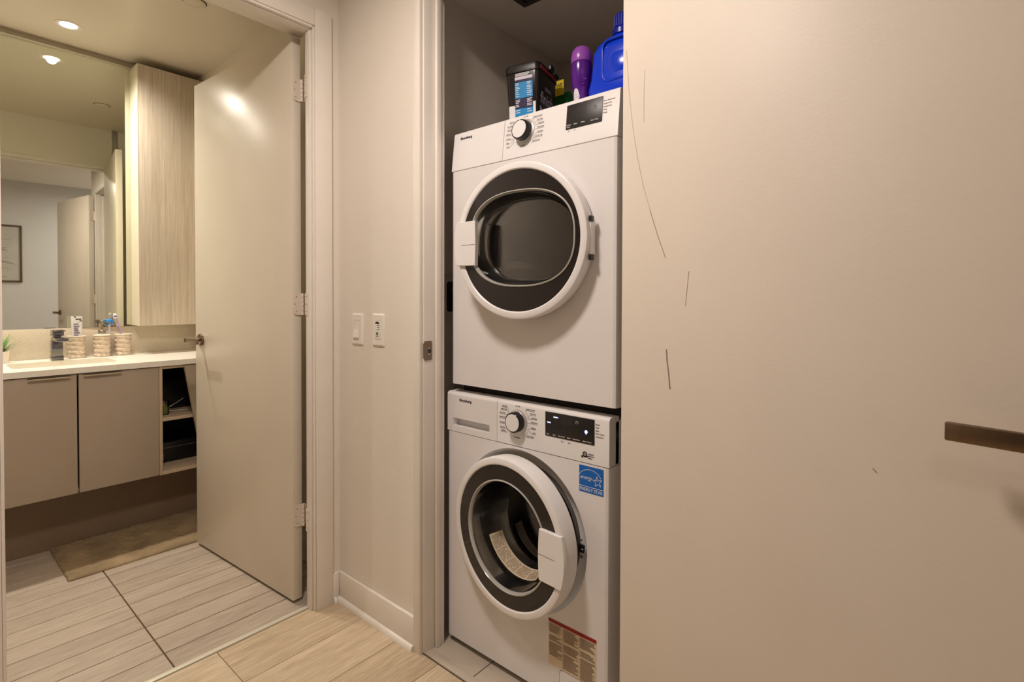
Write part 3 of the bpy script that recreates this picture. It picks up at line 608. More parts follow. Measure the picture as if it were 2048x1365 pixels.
# hallway lamps and one added fill lamp
def flush_lamp(x, y, z, r, watts, colr, label):
    e = tag(empty('flush_ceiling_lamp', (x, y, z)), label, 'ceiling light')
    bm = bmesh.new(); lathe(bm, [(r*0.9, -0.001), (r, -0.002), (r, -0.03), (r*0.95, -0.034)], (0, 0, 0), 40); fin('rim', bm, M_steel, e, smooth=40)
    bm = bmesh.new(); lathe(bm, [(r*0.95, -0.03), (r*0.8, -0.045), (r*0.4, -0.055), (0.0001, -0.057)], (0, 0, 0), 40); fin('diffuser', bm, mat('lamp_diffuser', S(255,245,225), 0.5, emit=(1, 0.85, 0.68, 1), estr=3.0), e, smooth=60)
    L = bpy.data.lights.new('hall_lamp', 'AREA'); L.shape = 'DISK'; L.size = 2*r; L.energy = watts; L.color = colr
    o = bpy.data.objects.new('hall_lamp', L); COL.objects.link(o); o.parent = e; o.location = (0, 0, -0.065)
flush_lamp(-0.84, -0.84, ZC, 0.13, HALL_W, HALL_C, 'round flush ceiling lamp in front of the laundry closet')
flush_lamp(-1.50, -2.10, ZC, 0.09, FAR_W, FAR_C, 'round flush ceiling lamp near the framed print')

flush_lamp(0.55, -2.25, ZC, 0.12, FILL_W, (1.0, 0.97, 0.98), 'unseen flush lamp added to brighten the far wall in the mirror')  # unseen fill lamp, added to brighten the mirrored far wall

# framed print on the far wall
fp = tag(empty('framed_print', (-0.70, -3.0195, 1.628)), 'framed grey botanical print seen in the mirror', 'picture')
M_fr = mat('walnut_frame', S(92,70,50), 0.5, var=0.1)
for nm, lo, hi in (('frame_side', (-0.28, 0, -0.32), (-0.262, 0.022, 0.32)), ('frame_side', (0.262, 0, -0.32), (0.28, 0.022, 0.32)), ('frame_side', (-0.2615, 0, 0.302), (0.2615, 0.022, 0.32)), ('frame_side', (-0.2615, 0, -0.32), (0.2615, 0.022, -0.302))): box(nm, lo, hi, M_fr, fp, 0.001)
box('canvas', (-0.2615, 0.004, -0.3015), (0.2615, 0.012, 0.3015), mat('print_paper', S(205,198,190), 0.6, var=0.05, vscale=8), fp)
bm = bmesh.new()
def blade(bm, x, z, a, ln, wd):
    pts = [(x+ln*t*math.cos(a)+0.03*t*t, z+ln*t*math.sin(a)-0.05*t*t) for t in [i/6 for i in range(7)]]
    t2 = bmesh.new(); ribbon(t2, pts, wd, y=-0.0125, th=0.0)
    for v in t2.verts: v.co.y = 0.0125
    me = bpy.data.meshes.new('t'); t2.to_mesh(me); t2.free(); bm.from_mesh(me); bpy.data.meshes.remove(me)
for i in range(26):
    z = random.uniform(-0.26, 0.12); s_ = random.choice((-1, 1)); a = random.uniform(0.1, 1.1); blade(bm, random.uniform(-0.02, 0.05), z, a if s_ > 0 else math.pi-a, random.uniform(0.08, 0.2), 0.003)
blade(bm, 0.01, -0.28, math.pi/2, 0.45, 0.004)
fin('grass_drawing', bm, mat('print_ink', S(140,130,122), 0.6), fp)

# ------------------------------------------------------------------ stacked machines
MW = 0.612
def holed_panel(bm, x0, x1, z0, z1, cx, cz, hole, y0=0.0):
    """flat panel at y0 with a hole given as list of (x,z) around the centre"""
    n = len(hole); outer = []
    for (x, z) in hole:
        dx, dz = x-cx, z-cz; t = 1e9
        if dx > 1e-9: t = min(t, (x1-cx)/dx)
        if dx < -1e-9: t = min(t, (x0-cx)/dx)
        if dz > 1e-9: t = min(t, (z1-cz)/dz)
        if dz < -1e-9: t = min(t, (z0-cz)/dz)
        outer.append([cx+dx*t, cz+dz*t])
    for c in ((x0, z0), (x1, z0), (x0, z1), (x1, z1)):
        b = min(range(n), key=lambda i: (outer[i][0]-c[0])**2+(outer[i][1]-c[1])**2); outer[b] = list(c)
    loft(bm, [[(x, y0, z) for x, z in hole], [(x, y0, z) for x, z in outer]], False, False)
def circ(cx, cz, r, n=72): return [(cx+r*math.cos(2*math.pi*i/n), cz+r*math.sin(2*math.pi*i/n)) for i in range(n)]
def machine_body(parent, z0, z1, cx, cz, rhole, depth=0.56):
    bm = bmesh.new(); c = 0.010
    path = [(MW-c, 0.0), (MW-c*0.3, c*0.3), (MW, c), (MW, depth), (0, depth), (0, c), (c*0.3, c*0.3), (c, 0.0)]
    rows = [[bm.verts.new((x, y, z)) for x, y in path] for z in (z0, z1)]
    for i in range(len(path)-1): bm.faces.new((rows[0][i], rows[0][i+1], rows[1][i+1], rows[1][i]))
    bm.faces.new(rows[0]); bm.faces.new(rows[1])
    holed_panel(bm, c, MW-c, z0, z1, cx, cz, circ(cx, cz, rhole))
    bmesh.ops.remove_doubles(bm, verts=bm.verts[:], dist=1e-5)
    o = fin('body', bm, M_white, parent, smooth=30)
    return o
def knob(parent, x, z, y=0.0, mark=R(90)):
    bm = bmesh.new(); lathe(bm, [(0.0365, -0.0002), (0.0355, -0.003), (0.0315, -0.0045), (0.030, -0.006)], (x, y, z), 40, 'y'); k_ = fin('knob', bm, M_chrome, parent, smooth=40)
    bm = bmesh.new(); lathe(bm, [(0.0302, -0.0045), (0.0295, -0.024), (0.0282, -0.0262), (0.0255, -0.0262)], (x, y, z), 40, 'y'); fin('grip_ring', bm, M_black, k_, smooth=40)
    bm = bmesh.new(); lathe(bm, [(0.0257, -0.0255), (0.0250, -0.0272), (0.0001, -0.0278)], (x, y, z), 40, 'y'); fin('face', bm, M_white2, k_, smooth=50)
    bm = bmesh.new(); a = mark
    ribbon(bm, [(x+0.0235*math.cos(a), z+0.0235*math.sin(a)), (x+0.0283*math.cos(a), z+0.0283*math.sin(a))], 0.0035, y-0.0268); fin('pointer', bm, M_wink, k_)
    return k_
def door_part(parent, cx, cz, hinge_x, hinge_y, ang, Ro, Rg, win, bowl, handle_side, thick):
    """round porthole door: local origin on the hinge line, swings by ang"""
    lx = cx-hinge_x
    bm = bmesh.new()
    lathe(bm, [(Ro-0.012, thick+0.001), (Ro-0.002, thick-0.004), (Ro, thick*0.55), (Ro, 0.006), (Ro-0.0025, 0.001), (Ro-0.006, -0.0006), (Rg+0.003, 0.0), (Rg, 0.0025), (Rg, 0.012)], (lx, 0, cz), 96, 'y')
    dr = fin('door', bm, M_white2, parent, loc=(hinge_x, hinge_y, 0), smooth=35); dr.rotation_euler = (0, 0, ang)
    n = len(win); wi = [(lx+x, cz+z) for x, z in win]
    oc_ = [(lx+(Rg-0.0003)*math.cos(math.atan2(z, x)), cz+(Rg-0.0003)*math.sin(math.atan2(z, x))) for x, z in win]
    bm = bmesh.new(); loft(bm, [[(x, 0.0035, z) for x, z in oc_], [(x, 0.0028, z) for x, z in wi], [(x, 0.009, z) for x, z in wi], [(x, 0.009, z) for x, z in oc_]], False, False)
    fin('smoked_ring', bm, M_smoke, dr, smooth=30)
    # moulded bowl: bright lip then glass wall and pane
    def sc(k_, d): return [(lx+x*k_, d, cz+z*k_) for x, z in win]
    bm = bmesh.new(); loft(bm, [sc(1.0, 0.0095), sc(1.004, 0.0005), sc(0.985, -0.0012), sc(0.965, 0.004), sc(0.958, 0.012)], False, False); fin('lip_ring', bm, mat('clear_lip', S(196,194,188), 0.12, 0.25, spec=0.8), dr, smooth=50)
    bm = bmesh.new(); loft(bm, [sc(k_, d) for k_, d in bowl]+[sc(k_-0.012, d-0.002) for k_, d in bowl[::-1]], False, False)
    kk, dd = bowl[-1]
    fin('glass_bowl', bm, M_bowl, dr, smooth=50)
    bm = bmesh.new(); loft(bm, [sc(kk*0.985, dd-0.0025), sc(kk*0.985, dd+0.002)]); fin('glass_pane', bm, M_glass, dr, smooth=30)
    return dr, lx
def sellipse(a, b, p, n=72): 
    out = []
    for i in range(n):
        t = 2*math.pi*i/n; c, s_ = math.cos(t), math.sin(t)
        out.append((a*math.copysign(abs(c)**(2/p), c), b*math.copysign(abs(s_)**(2/p), s_)))
    return out
def drum(parent, cx, cz, r, y0, y1, fins=3, M_drum=M_drum):
    bm = bmesh.new(); lathe(bm, [(r*0.80, y0), (r, y0+0.02), (r, y1-0.02), (r*0.95, y1), (0.0001, y1)], (cx, 0, cz), 64, 'y'); d = fin('drum', bm, M_drum, parent, smooth=40)
    for k_ in range(fins):
        a = R(75+k_*360/fins); bm = bmesh.new(); secs = []
        for y_, h_ in ((y0+0.03, 0.012), (y0+0.09, 0.045), (y1-0.05, 0.045), (y1-0.01, 0.02)):
            c = Vector((math.cos(a), math.sin(a))); t = Vector((-c.y, c.x)); base = c*r*0.995; tip = c*(r-h_)
            secs.append([(cx+p.x, y_, cz+p.y) for p in (base-t*0.035, tip-t*0.012, tip+t*0.012, base+t*0.035)])
        loft(bm, secs); fin('drum_fin', bm, M_drum, d, smooth=40)
    return d

# ---- washer
wa = tag(empty('washing_machine', (0.10, -0.492, 0.0), -math.pi/2), 'white front-load washer at the bottom of the stack with its round door ajar', 'washer')
WCX, WCZ = 0.309, 0.462
body = machine_body(wa, 0.023, 0.7065, WCX, WCZ, 0.238)
box('rear_casing', (0.0, 0.03, 0.7067), (MW, 0.56, 0.826), M_white, wa, 0.004)
for x in (0.05, MW-0.05):
    for y_ in (0.06, 0.5):
        bm = bmesh.new(); lathe(bm, [(0.0001, 0.0002), (0.02, 0.0002), (0.02, 0.010), (0.008, 0.012), (0.008, 0.0228)], (x, y_, 0), 16); fin('foot', bm, M_black, wa, smooth=40)
# dish recess and gasket
bm = bmesh.new(); lathe(bm, [(0.238, 0.0), (0.2355, 0.004), (0.222, 0.024), (0.205, 0.032), (0.195, 0.034)], (WCX, 0, WCZ), 96, 'y'); ds = fin('door_recess', bm, M_white2, wa, smooth=40)
bm = bmesh.new(); lathe(bm, [(0.195, 0.034), (0.185, 0.030), (0.175, 0.045), (0.172, 0.09), (0.178, 0.12), (0.16, 0.135)], (WCX, 0, WCZ), 72, 'y'); fin('door_gasket', bm, M_rub, wa, smooth=60)
drum(wa, WCX, WCZ, 0.20, 0.136, 0.45)
# latch in the recess
lt = box('latch_slot', (0.5185, 0.010, 0.459), (0.5365, 0.0165, 0.480), M_black, wa, 0.001)
lt.location = (-0.004, -0.004, 0)
box('latch_pin', (0.530, 0.0082, 0.468), (0.534, 0.0098, 0.471), M_wink, lt)
for z, r_ in ((0.4925, 0.0022), (0.447, 0.0042)):
    bm = bmesh.new(); lathe(bm, [(0.0001, 0.006), (r_*0.8, 0.0065), (r_, 0.009)], (0.5235, 0, z), 12, 'y'); fin('screw', bm, M_strike if r_ > 0.003 else M_black, wa)
# control panel + drawer
def cpanel(parent, name, x0, x1, z0, z1, slant, top_r=0.008, hole=None, material=None):
    """front fascia with a rounded top edge; slant = how far the top leans back"""
    ys = lambda z: slant*(z-z0)/(z1-z0)
    bm = bmesh.new(); prof = [(0.05, z0), (0.001, z0), (0.0, z0+0.001)]
    if hole is None:
        prof += [(ys(z1-top_r), z1-top_r)]+[(ys(z1)+top_r*(1-math.cos(R(a))), z1-top_r+top_r*math.sin(R(a))) for a in (30, 60, 90)]+[(0.05+ys(z1), z1)]
        loft(bm, [[(x, y, z) for y, z in prof] for x in (x0, x1)])
    else:
        hx0, hx1, hz0, hz1 = hole
        abox(bm, (x0, 0, z0), (hx0, 0.05, z1-top_r)); abox(bm, (hx1, 0, z0), (x1, 0.05, z1-top_r))
        abox(bm, (hx0, 0, z0), (hx1, 0.05, hz0)); abox(bm, (hx0, 0, hz1), (hx1, 0.05, z1-top_r))
        v = [(hx0, 0.0, hz1), (hx1, 0.0, hz1), (hx1, 0.018, hz1-0.004), (hx0, 0.018, hz1-0.004)]
        loft(bm, [[(x, 0.024, z) for x, z in ((hx0, hz0), (hx1, hz0), (hx1, hz1), (hx0, hz1))], [(x, 0.03, z) for x, z in ((hx0, hz0), (hx1, hz0), (hx1, hz1), (hx0, hz1))]])
        pr = [(0.0, z1-top_r)]+[(top_r*(1-math.cos(R(a))), z1-top_r+top_r*math.sin(R(a))) for a in (30, 60, 90)]+[(0.05, z1), (0.05, z1-top_r)]
        loft(bm, [[(x, y, z) for y, z in pr] for x in (x0, x1)])
    return fin(name, bm, material or M_white2, parent, smooth=30)
cpanel(wa, 'detergent_drawer', 0.0, 0.2215, 0.7085, 0.838, 0.0, 0.010, (0.026, 0.190, 0.727, 0.753))
cp = cpanel(wa, 'control_panel', 0.2228, MW, 0.7085, 0.838, 0.0, 0.010)
bm = bmesh.new(); text_bm(bm, 'Blomberg', 0.058, 0.811, 0.0085, 0.054, offset=0.022); fin('brand_lettering', bm, M_ink, wa)
knob(wa, 0.305, 0.783, 0.0, R(60))
def dial_print(parent, items, cx, cz, y, M, th=0.0004):
    bm = bmesh.new()
    for s, x, z, side in items:
        wd = 0.0021*len(s)*0.95
        if side == 'L':
            text_bm(bm, s, x-wd/2, z, 0.0040, wd, y=y, thick=th); ribbon(bm, [(x-wd/2, z-0.0022), (x+wd/2+0.004, z-0.0022), (cx-0.036*math.copysign(1, cx-x)+0.004*0, (z-0.0022)*0.6+cz*0.4) if abs(z-cz) > 0.018 else (cx-0.040, z-0.0022)], 0.0007, y)
        elif side == 'R':
            text_bm(bm, s, x-wd/2, z, 0.0040, wd, y=y, thick=th); ribbon(bm, [(x+wd/2, z-0.0022), (x-wd/2-0.003, z-0.0022), (cx+0.036, (z-0.0022)*0.6+cz*0.4) if abs(z-cz) > 0.018 else (cx+0.040, z-0.0022)], 0.0007, y)
        else: text_bm(bm, s, x-wd/2, z, 0.0040, wd, y=y, thick=th)
    return fin('dial_lettering', bm, M, parent)
dial_print(wa, [('Quick Wash', .253, .820, 'L'), ('Hygiene Wash', .250, .811, 'L'), ('Sports Wear', .245, .799, 'L'), ('Delicate & Silk', .247, .786, 'L'), ('Cool Clean', .243, .770, 'L'), ('Down Wash', .245, .755, 'L'), ('Hand Wash', .248, .745, 'L'), ('On / Off', .305, .826, 'C'), ('Cottons / Normal', .352, .822, 'R'), ('Perm Press', .363, .811, 'R'), ('Heavy Duty', .366, .799, 'R'), ('Mixed Fabric', .367, .786, 'R'), ('Allergen', .364, .770, 'R'), ('Rinse', .367, .756, 'R'), ('Spin & Drain', .353, .744, 'R'), ('Tub Sanitize', .302, .733, 'C')], 0.305, 0.783, -0.0002, M_ink)
dp_ = box('display', (0.407, -0.0016, 0.760), (0.568, 0.0005, 0.828), M_disp, wa, 0.0006)
bm = bmesh.new()
for s, x in (('Temp', .416), ('Spin', .439), ('Heavy Soil', .463), ('Quick', .488), ('Extra Rinse', .512), ('Start / Pause', .546)): text_bm(bm, s, x, 0.7645, 0.0032, 0.0019*len(s)+0.002, y=-0.0018, align='C', offset=0.01)
ribbon(bm, circ(0.514, 0.812, 0.0042, 20), 0.0011, -0.0018, closed=True); ribbon(bm, [(0.514, 0.812), (0.514, 0.8155)], 0.001, -0.0018)
fin('white_lettering', bm, M_wink, dp_)
bm = bmesh.new(); M_led = mat('led_blue', S(120,140,255), 0.5, emit=(0.5, 0.6, 1, 1), estr=2.2)
ribbon(bm, [(.4155, .799), (.4255, .799)], 0.003, -0.0018); ribbon(bm, [(.437, .816), (.4505, .816)], 0.003, -0.0018)
ribbon(bm, circ(.543, .792, .0022, 12), .0044, -0.0018, closed=True); ribbon(bm, [(.5425, .786), (.5435, .786)], .0016, -0.0018); fin('lit_icons', bm, M_led, dp_)
def digits(bm, x, z, s, y):
    for i in range(3):
        a = x+i*s*0.95; b = s*0.7
        for P in ([(a, z), (a+b, z)], [(a, z+s*.75), (a+b, z+s*.75)], [(a, z+s*1.5), (a+b, z+s*1.5)], [(a, z), (a, z+s*1.5)], [(a+b, z), (a+b, z+s*1.5)]): ribbon(bm, P, s*0.13, y)
bm = bmesh.new(); digits(bm, 0.465, 0.803, 0.0115, -0.0018)
for x in (.42, .444, .47, .49, .512):
    for z in (.808, .790, .782): ribbon(bm, [(x-.004, z), (x+.004, z)], .0012, -0.0018)
fin('unlit_segments', bm, mat('dim_segments', S(66,60,60), 0.4), dp_)
bm = bmesh.new()
for s, x, z in (('Ready', .572, .815), ('Wash', .572, .807), ('Spin', .572, .799), ('End / Cancel', .572, .791), ('Anticrease +', .572, .783)): text_bm(bm, s, x, z, 0.0035, 0.0019*len(s)+0.002)
for x in (.463, .486): ribbon(bm, circ(x, .752, .0019, 10), .0009, closed=True); text_bm(bm, '3 s', x+.004, .7505, 0.003)
fin('side_lettering', bm, M_ink, wa)
# inverter emblem
bm = bmesh.new(); gx, gz = 0.5385, 0.7305
gear = []
for i in range(32): gear.append((gx+(0.0064 if i % 4 < 2 else 0.0052)*math.cos(2*math.pi*i/32), gz+0.0015+(0.0064 if i % 4 < 2 else 0.0052)*math.sin(2*math.pi*i/32)))
ribbon(bm, gear, 0.0022, closed=True); ribbon(bm, [(gx-0.010, gz-0.007), (gx-0.004, gz-0.004), (gx+0.002, gz-0.0055), (gx+0.009, gz-0.003)], 0.003); ribbon(bm, [(gx-0.010, gz-0.004), (gx-0.008, gz-0.009)], 0.003); ribbon(bm, [(gx-0.002, gz+0.0015), (gx+0.002, gz+0.0015)], 0.0025)
for i, s in enumerate(('Optimal', 'Inverter', 'Motor')): text_bm(bm, s, 0.549, 0.7325-i*0.0055, 0.0036, 0.0019*len(s)+0.003, offset=0.01)
fin('motor_emblem', bm, M_ink, wa)
# energy sticker
es = box('energy_sticker', (0.521, -0.0007, 0.630), (0.596, 0.0, 0.701), M_eblue, wa)
bm = bmesh.new(); yq = -0.0009
ribbon(bm, [(0.521, 0.6465), (0.596, 0.6465)], 0.0014, yq)
ribbon(bm, [(0.5215+0.0, 0.674)]+[(0.5555+0.0375*math.cos(R(a)), 0.660+0.033*math.sin(R(a))) for a in range(155, 20, -9)], 0.0013, yq)
star = []
for i in range(10):
    r_ = 0.0145 if i % 2 == 0 else 0.006; a = R(90+36*i+8); star.append((0.578+r_*math.cos(a), 0.6655+r_*math.sin(a)))
ribbon(bm, star, 0.0013, yq, closed=True)
text_bm(bm, 'energy', 0.5265, 0.6655, 0.0115, 0.036, y=yq, shear=0.35, offset=-0.008); ribbon(bm, [(0.5245, 0.668), (0.529, 0.6685)], 0.0011, yq); ribbon(bm, [(0.561, 0.668), (0.580, 0.6685)], 0.0011, yq)
text_bm(bm, 'ENERGY STAR', 0.5585, 0.6345, 0.0088, 0.070, y=yq, align='C')
fin('sticker_lettering', bm, M_wink, es)
# warning label
def fine_print(bm, x0, x1, z0, z1, pitch, y, gaps=()):
    z = z1
    i = 0
    while z > z0:
        if i not in gaps:
            x = x0; lim = x1-random.choice((0, 0, 0.003, 0.008, 0.014)) if x1-x0 > 0.02 else x1
            while x < lim-0.001:
                wl = random.uniform(0.0016, 0.0048); ribbon(bm, [(x+0.0003, z), (min(x+wl, lim), z)], pitch*0.42, y); x += wl+0.0009
        z -= pitch; i += 1
wl_ = box('warning_label', (0.421, -0.0006, 0.1145), (0.577, 0.0, 0.2345), M_pap, wa)
box('red_band', (0.421, -0.0008, 0.2347), (0.577, 0.0, 0.2445), M_red, wl_)
bm = bmesh.new(); random.seed(3)
fine_print(bm, 0.424, 0.466, 0.140, 0.231, 0.0033, -0.0008, (8, 9, 15)); fine_print(bm, 0.472, 0.521, 0.120, 0.231, 0.0033, -0.0008, (11, 12, 20)); fine_print(bm, 0.527, 0.573, 0.118, 0.231, 0.0033, -0.0008, (9, 10, 16))
ribbon(bm, [(0.469, 0.118), (0.469, 0.232)], 0.0005, -0.0008); ribbon(bm, [(0.524, 0.118), (0.524, 0.232)], 0.0005, -0.0008)
fin('fine_print', bm, mat('brown_ink', S(78,52,34), 0.6), wl_)
# service hatch
hp = rrect(0.525, 0.075, 0.132, 0.075, 0.012, 4)
bm = bmesh.new(); loft(bm, [[(x, 0.0006, z) for x, z in hp], [(x, -0.0012, z) for x, z in hp]]); ht = fin('service_hatch', bm, M_white2, wa, smooth=30)
bm = bmesh.new(); ribbon(bm, rrect(0.525, 0.075, 0.134, 0.077, 0.013, 5), 0.0011, -0.0001, 0.0002, True); fin('hatch_gap', bm, M_ink, wa)
# door
win = sellipse(0.160, 0.160, 2.0)
dr, lx = door_part(wa, WCX, WCZ, 0.040, -0.042, -R(4.6), 0.2245, 0.2025, win, [(0.958, 0.010), (0.94, 0.03), (0.90, 0.07), (0.84, 0.11), (0.76, 0.135)], 1, 0.058)
# handle flap, right side
hx0, hx1 = lx+0.130, lx+0.2255
outl = []
for i in range(9):
    a = R(-18+36*i/8); outl.append((lx+0.2265*math.cos(a), WCZ+0.2265*math.sin(a)))
outl = [(lx+0.140, WCZ-0.070)]+outl+[(lx+0.140, WCZ+0.070)]
outl += [(lx+0.1375, WCZ+0.035), (lx+0.1365, WCZ), (lx+0.1375, WCZ-0.035)]
bm = bmesh.new(); inset = [(WCX*0+lx+(x-lx)*0.992+0.0006, WCZ+(z-WCZ)*0.975) for x, z in outl]
loft(bm, [[(x, 0.006, z) for x, z in outl], [(x, -0.004, z) for x, z in outl], [(x, -0.0062, z) for x, z in inset]]); hd = fin('door_handle', bm, M_white2, dr, smooth=30)
bm = bmesh.new(); ribbon(bm, [(lx+0.1375, WCZ+0.002), (lx+0.194, WCZ+0.002)], 0.0012, -0.0063); fin('handle_groove', bm, M_inkl, hd)
# caution strip on the bowl
bm = bmesh.new(); secs = []
kA, kB = 0.885*0.160, 0.80*0.160
rows_ = []
for i in range(21):
    a = R(203+i*4.8); rows_.append([(lx+kA*math.cos(a)*0.99, 0.060, WCZ+kA*math.sin(a)*0.99), (lx+kB*math.cos(a)*0.985, 0.104, WCZ+kB*math.sin(a)*0.985)])
for a, b in zip(rows_, rows_[1:]):
    bm.faces.new([bm.verts.new(p) for p in (a[0], b[0], b[1], a[1])])
bmesh.ops.remove_doubles(bm, verts=bm.verts[:], dist=1e-5)
cs = fin('caution_strip', bm, M_pap, dr, smooth=60)
bm = bmesh.new()
for j in range(9):
    t = 0.12+0.09*j
    for i in range(60):
        if i % 12 in (0,) or random.random() < 0.12: continue
        a0_, a1_ = R(204+i*1.56), R(204+i*1.56+1.2)
        def PP(a, tt): k_ = kA*0.99*(1-tt)+kB*0.985*tt; return (lx+k_*math.cos(a)*0.994, 0.060+0.044*tt-0.0006, WCZ+k_*math.sin(a)*0.994)
        bm.faces.new([bm.verts.new(p) for p in (PP(a0_, t), PP(a1_, t), PP(a1_, t+0.035), PP(a0_, t+0.035))])
fin('fine_print', bm, MATS['brown_ink'], cs)

# ---- dryer
dy = tag(empty('tumble_dryer', (0.10, -0.511, 0.0), -math.pi/2), 'white tumble dryer stacked on top of the washer', 'dryer')
DCX, DCZ = 0.332, 1.309
machine_body(dy, 0.866, 1.5600, DCX, DCZ, 0.205)
box('rear_casing', (0.0, 0.03, 1.5603), (MW, 0.56, 1.681), M_white, dy, 0.004)
box('stacking_frame', (0.012, 0.045, 0.8385), (MW-0.012, 0.55, 0.8657), M_dark, dy)
cpanel(dy, 'reservoir_drawer', 0.0, 0.2205, 1.5618, 1.689, 0.014, 0.006)
cpanel(dy, 'control_panel', 0.2218, MW, 1.5618, 1.689, 0.014, 0.006)
lean = math.atan2(0.014, 1.689-1.5618)
def on_panel(o):     # lay a part drawn at y=0 onto the leaning fascia
    o.location = (0, -1.5618*0, 0); me = o.data
    for v in me.vertices: v.co.y += 0.014*(v.co.z-1.5628)/(1.689-1.5628)
bm = bmesh.new(); text_bm(bm, 'Blomberg', 0.031, 1.663, 0.0085, 0.052, offset=0.022); on_panel(fin('brand_lettering', bm, M_ink, dy))
kb = knob(dy, 0.302, 1.637, 0.0, R(88)); on_panel(kb)
for c in kb.children: on_panel(c); c.location = (0, 0, 0)
on_panel(dial_print(dy, [('Extra Dry', .251, 1.672, 'L'), ('Anti Allergy', .245, 1.661, 'L'), ('Quick Dry', .243, 1.650, 'L'), ('Delicates', .240, 1.637, 'L'), ('Air Fresh', .240, 1.623, 'L'), ('Jeans', .239, 1.611, 'L'), ('Wool', .240, 1.599, 'L'), ('On / Off', .303, 1.6785, 'C'), ('Cottons / Normal', .347, 1.671, 'R'), ('Perm Press', .356, 1.660, 'R'), ('Heavy Duty', .361, 1.649, 'R'), ('Mixed Fabric', .361, 1.637, 'R'), ('Synthetics', .360, 1.624, 'R'), ('Timed Dry High', .355, 1.612, 'R'), ('Timed Dry Low', .348, 1.600, 'R'), ('Air Fluff', .298, 1.593, 'C')], 0.302, 1.637, -0.0002, M_inkl))
dp2 = box('display', (0.450, -0.0016, 1.6085), (0.563, 0.0005, 1.6765), M_disp, dy, 0.0006); on_panel(dp2)
bm = bmesh.new()
for s, x, z in (('Dry/Damp', .460, 1.6185), ('Level', .459, 1.6130), ('Buzzer', .482, 1.6185), ('Drying', .505, 1.6185), ('Start / Pause', .541, 1.6165)): text_bm(bm, s, x, z, 0.0032, 0.0017*len(s)+0.001, y=-0.0018, align='C', offset=0.01)
o = fin('white_lettering', bm, M_wink, dp2); on_panel(o)
bm = bmesh.new(); digits(bm, 0.487, 1.650, 0.010, -0.0018); ribbon(bm, circ(.541, 1.652, .004, 14), .001, -0.0018, closed=True); o = fin('unlit_segments', bm, MATS['dim_segments'], dp2); on_panel(o)
bm = bmesh.new()
for s, z in (('End - Anticrease', 1.661), ('Hygiene Dry', 1.653), ('Drying Cool', 1.645), ('Wash', 1.637), ('Ready', 1.629)): text_bm(bm, s, 0.566, z, 0.0035, 0.0019*len(s)+0.002)
text_bm(bm, '3s', .478, 1.602, .003); text_bm(bm, '3s', .458, 1.602, .003)
on_panel(fin('side_lettering', bm, M_inkl, dy))
bm = bmesh.new(); lathe(bm, [(0.205, 0.0), (0.20, 0.01), (0.195, 0.06), (0.20, 0.075)], (DCX, 0, DCZ), 72, 'y'); fin('door_recess', bm, M_rub, dy, smooth=40)
drum(dy, DCX, DCZ, 0.235, 0.076, 0.40, 3, M_drum2)
win2 = [(x+0.008, z+0.006) for x, z in sellipse(0.176, 0.135, 2.5)]
# hinge on the right; door slightly ajar on its left
hx = 0.556; ddr, dlx = door_part(dy, DCX, DCZ, hx, -0.045, R(5.4), 0.2210, 0.1990, win2, [(0.958, 0.010), (0.95, 0.02), (0.93, 0.035), (0.90, 0.05), (0.86, 0.058)], -1, 0.044)
lx2 = DCX-hx
outl = []
for i in range(9):
    a = R(180+17-34*i/8); outl.append((lx2+0.2225*math.cos(a), DCZ+0.2225*math.sin(a)))
outl = outl+[(lx2-0.142, DCZ+0.066), (lx2-0.140, DCZ), (lx2-0.142, DCZ-0.066)]
inset = [(lx2+(x-lx2)*0.993-0.0004, DCZ+(z-DCZ)*0.975) for x, z in outl]
bm = bmesh.new(); loft(bm, [[(x, 0.006, z) for x, z in outl], [(x, -0.006, z) for x, z in outl], [(x, -0.0085, z) for x, z in inset]]); hd2 = fin('door_handle', bm, M_white2, ddr, smooth=30)
bm = bmesh.new(); ribbon(bm, [(lx2-0.195, DCZ-0.004), (lx2-0.141, DCZ-0.004)], 0.0012, -0.0086); fin('handle_groove', bm, M_inkl, hd2)
for z in (0.045, -0.055):
    box('hinge_block', (lx2+0.2190, 0.010, DCZ+z-0.007), (lx2+0.2245, 0.030, DCZ+z+0.007), M_black, ddr, 0.001)

box('hinge_cover', (lx2+0.2170, 0.014, DCZ-0.047), (lx2+0.2232, 0.040, DCZ+0.037), M_white2, ddr, 0.002)

# ------------------------------------------------------------------ things on the dryer (top at z = 1.6815)
ZD = 1.6815
# dishwasher tablet tub
tu = tag(empty('tablet_tub', (0.258, -0.7115, ZD), R(-90+13)), 'black plastic tablet tub with blue label on the dryer', 'tub')
bw, bd_, bh = 0.118, 0.150, 0.19
def tsec(z, k_, r_=0.016): return [(x, y, z) for x, y in rrect(0, bd_/2-0.06, bw*k_, bd_*k_, r_)]
bm = bmesh.new(); loft(bm, [tsec(0.0, 0.84), tsec(0.003, 0.87), tsec(0.155, 1.0), tsec(0.162, 1.0)]); fin('bucket', bm, mat('tub_black', S(34,30,32), 0.22, var=0.05), tu, smooth=40)
bm = bmesh.new(); loft(bm, [tsec(0.1625, 1.04, 0.018), tsec(0.176, 1.06, 0.018), tsec(0.184, 1.03, 0.02), tsec(0.188, 0.94, 0.02)]); ld = fin('lid', bm, M_black, tu, smooth=40)
yfr = lambda z: bd_/2-0.06-bd_*(0.87+0.13*min(1, (z-0.003)/0.152))/2-0.0006
def frontquad(bm, x0, x1, z0, z1, off=0.0):
    bm.faces.new([bm.verts.new(p) for p in ((x0, yfr(z0)-off, z0), (x1, yfr(z0)-off, z0), (x1, yfr(z1)-off, z1), (x0, yfr(z1)-off, z1))])
